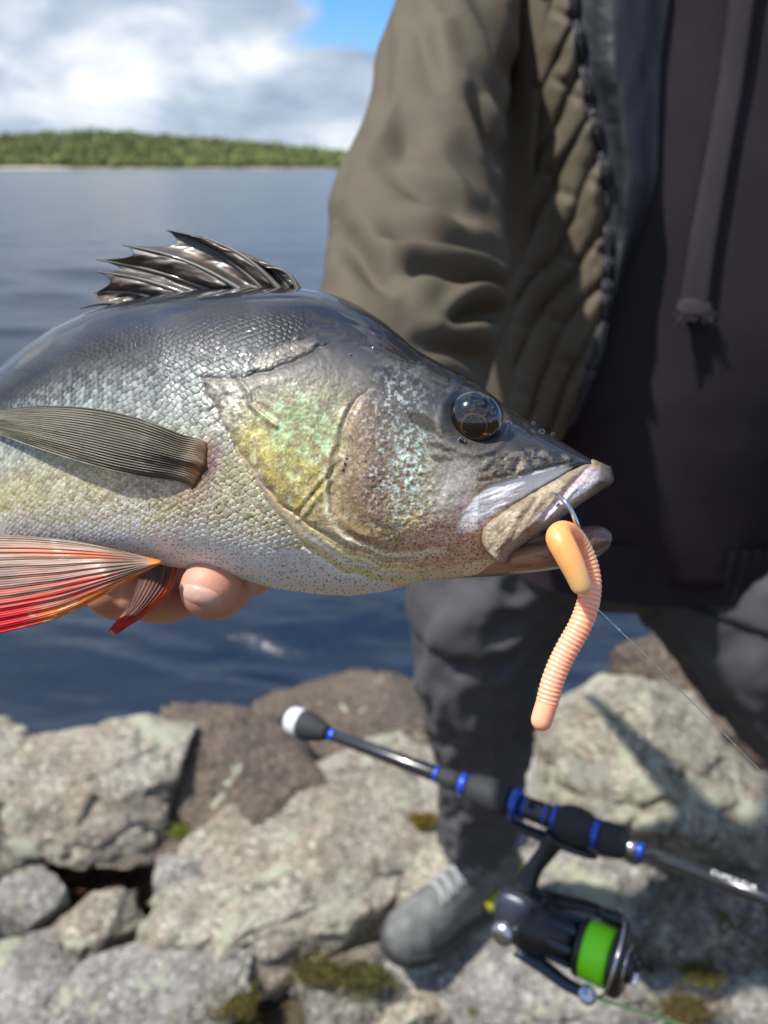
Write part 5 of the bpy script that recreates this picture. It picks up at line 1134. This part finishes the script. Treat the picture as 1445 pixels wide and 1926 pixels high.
for k in range(len(SPN)-1):
    nu, nv = 110, 40; sg = np.linspace(0, 1, nu)[:, None]; v = np.linspace(0, 1, nv)[None]
    cut = 1-notch[k]*np.sin(np.pi*v)**0.7*1.4; cut = np.where(v > .98, 1, cut); g = sg*cut
    x0, y0 = spine_curve(k, 200); x1, y1 = spine_curve(k+1, 200); gi = g*199
    X0 = np.interp(gi, np.arange(200), x0); Y0 = np.interp(gi, np.arange(200), y0); X1 = np.interp(gi, np.arange(200), x1); Y1 = np.interp(gi, np.arange(200), y1)
    fx = X0*(1-v)+X1*v; fy = Y0*(1-v)+Y1*v+4*(1-sg); fd = dorsal_d(X0, k)*(1-v)+dorsal_d(X1, k+1)*v+.0016*np.sin(np.pi*v)*(1 if k % 2 else -1)-.0007*fbm(g*7, v*2+k*5+0*g, 0, 15, 2)
    fd = fd*sm(0, .12, sg)+(1-sm(0, .12, sg))*dmid(fx)
    n5 = fbm(g*6+k*3, v*7+0*g, 0, 16, 3); n6 = fbm(g*4, v*5+k*7+0*g, 0, 17, 3)
    FC = np.zeros(fx.shape+(3,))+lin(44, 41, 36); FC = mixc_(FC, lin(86, 60, 34), sm(-.1, .35, n5)*.65); FC = mixc_(FC, lin(92, 88, 80), sm(.12, .45, n6)*.6); FC = mixc_(FC, lin(26, 26, 26), sm(.55, .95, v)*.75*(k >= 2)+0*g); FC = mixc_(FC, lin(24, 26, 28), (1-sm(.05, .2, sg))*.6+0*v)
    V, F = sheet(P(fx, fy, fd), .0003, n=(0, -1, .3)); obj('membrane', V, F, M_FINW, dors, col=np.concatenate([np.clip(FC, .003, 1).reshape(-1, 3)]*2))
# second dorsal, anal and tail fins beyond the picture edge
def plain_fin(name, pts_a, pts_b, label, colr):
    a_ = curve(pts_a, 60, 2); b_ = curve(pts_b, 60, 2); v = np.linspace(0, 1, 40)[None]; fx = a_[:, None, 0]+(b_-a_)[:, None, 0]*v; fy = a_[:, None, 1]+(b_-a_)[:, None, 1]*v
    fd = dmid(fx)-.0006*np.cos(np.linspace(0, 1, 60)[:, None]*60); FC = np.zeros(fx.shape+(3,))+lin(*colr); FC = FC*(1+0.3*np.cos(np.linspace(0, 1, 60)[:, None]*60))[..., None]+0*v[..., None]
    fin(name, P(fx, fy, fd), .0008, np.clip(FC, 0.003, 1), label)
plain_fin('rear_dorsal_fin', [(-60, 735), (-250, 826), (-430, 888)], [(-120, 640), (-330, 740), (-500, 830)], 'soft olive fin', (96, 92, 66))
plain_fin('anal_fin', [(-330, 1058), (-430, 1058), (-540, 1056)], [(-420, 1170), (-500, 1160), (-590, 1120)], 'red fin under the tail', (190, 70, 40))
plain_fin('tail_fin', [(-985, 964), (-990, 1005), (-985, 1046)], [(-1330, 840), (-1240, 1005), (-1330, 1170)], 'red forked tail', (180, 66, 40))
# droplets on the wet head
M_DROP = mat('water_drop', (0.9, 0.95, 1.0), 0.02, trans=1.0, ior=1.33)
rd_ = np.random.default_rng(8)
drops = [(868, 829, 9.0, 1.0), (1004, 796, 4, .5), (1019, 812, 7, .45), (957, 796, 6, .5), (649, 872, 4, .6), (652, 862, 3.5, .6), (646, 884, 3.5, .6), (660, 668, 4, .6), (702, 655, 4, .5), (1040, 816, 4, .5)]
for x_, y_, r_, fl_ in drops:
    dd = fish_d(x_, y_)
    if x_ == 868: dd = min(dd, .2105)
    R_ = r_/FPX*dd*.8; fl_ = fl_*.7; V, F = rbox(P(x_, y_, dd-R_*fl_*.25), np.array([[1, 0, 0], [0, SP, CP], [0, CP, -SP]]), (R_, R_, R_*fl_), 2.0, 8); obj('water_droplet', V, F, M_DROP, perch)

# ------------------------------------------------------------------ soft worm lure, hook, leader
WPTS = [(1098, 1118, .1962, 15), (1094, 1104, .1955, 19), (1084, 1078, .1952, 22), (1070, 1048, .1955, 24.5), (1058, 1025, .1965, 25.5), (1052, 1010, .1985, 25), (1060, 1002, .2025, 23), (1076, 1008, .2062, 21), (1092, 1030, .2080, 20), (1104, 1058, .2085, 20), (1110, 1090, .2080, 20.5), (1109, 1120, .2065, 21), (1102, 1150, .2055, 21.5), (1088, 1183, .205, 21.5), (1070, 1215, .205, 21.5), (1053, 1248, .205, 21.2), (1039, 1284, .205, 21), (1029, 1322, .205, 20.5), (1020, 1350, .205, 20), (1014, 1374, .205, 19)]
cw = curve([[*P(a_, b_, c_), r_*c_/FPX] for a_, b_, c_, r_ in WPTS], 900)
lure = thing('worm_lure', 'ribbed orange pink soft worm folded over a hook at the fish mouth', 'lure', P(1014, 1393, .205))
n = len(cw); L_ = np.concatenate([[0], np.cumsum(np.linalg.norm(np.diff(cw[:, :3], axis=0), axis=1))]); LT = L_[-1]; ul = L_/LT
R = cw[:, 3]*np.minimum(1, np.sqrt(np.maximum(1-(1-np.clip(L_/.0026, 0, 1))**2, 0.0004)))*np.minimum(1, np.sqrt(np.maximum(1-(1-np.clip((LT-L_)/.0030, 0, 1))**2, .0004)))
i_top = ul[np.argmin(cw[:, 2]*0-cw[:, 2])] if False else 0.27
rib = np.maximum(np.cos(2*np.pi*L_/.00128+1.1*vn(L_/.004, L_*0, 0, 5)), -0.8)*(0.8+0.35*vn(L_/.003, L_*0, 0, 6))
ribm = sm(.27, .34, ul)*(1-sm(.90, .915, ul)); R = R*(1+0.040*rib*ribm)
V, F = tube(cw[:, :3], R, 40)
s1 = lin(255, 176, 108); s2 = lin(250, 172, 132); cc = np.stack([np.interp(ul, [0, .05, .16, .26, .4, .85, 1], np.array([lin(*q) for q in ((252, 206, 152), (253, 192, 128), (252, 168, 98), (250, 162, 104), (251, 176, 138), (253, 184, 152), (252, 176, 142))])[:, i]) for i in range(3)], -1)
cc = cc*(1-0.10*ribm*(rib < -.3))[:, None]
col_ = np.repeat(cc, 40, 0); col_ = np.vstack([col_, cc[:1], cc[-1:]])
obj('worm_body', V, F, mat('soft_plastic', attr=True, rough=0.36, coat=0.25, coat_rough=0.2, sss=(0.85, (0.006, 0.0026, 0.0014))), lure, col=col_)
hk = curve([(1038, 929, .2125), (1050, 933, .2085), (1064, 945, .2055), (1077, 966, .2045), (1086, 990, .2050), (1088, 1012, .2068), (1080, 1032, .2080)], 60)
obj('hook', *tube(P(hk[:, 0], hk[:, 1], hk[:, 2]), np.linspace(.00066, .00082, 60), 14), mat('hook_steel', (0.62, 0.62, 0.64), 0.16, metal=1.0), lure)['label'] = 'thin steel hook through the lip'
ln = curve([P(1100, 1122, .1955), P(1180, 1200, .2055), P(1320, 1338, .232), P(1445, 1464, .262), P(1620, 1640, .32), P(1900, 1930, .45)], 700)
tl = np.arange(700); kn = (rd_.random(700) < .05)
tag(obj('leader_line', *tube(ln, .00016*(1+.15*np.sin(tl*.9))+kn*.00016, 7), mat('pale_line', (0.62, 0.64, 0.60), 0.4)), 'thin pale fishing line running taut from the worm', 'fishing line')
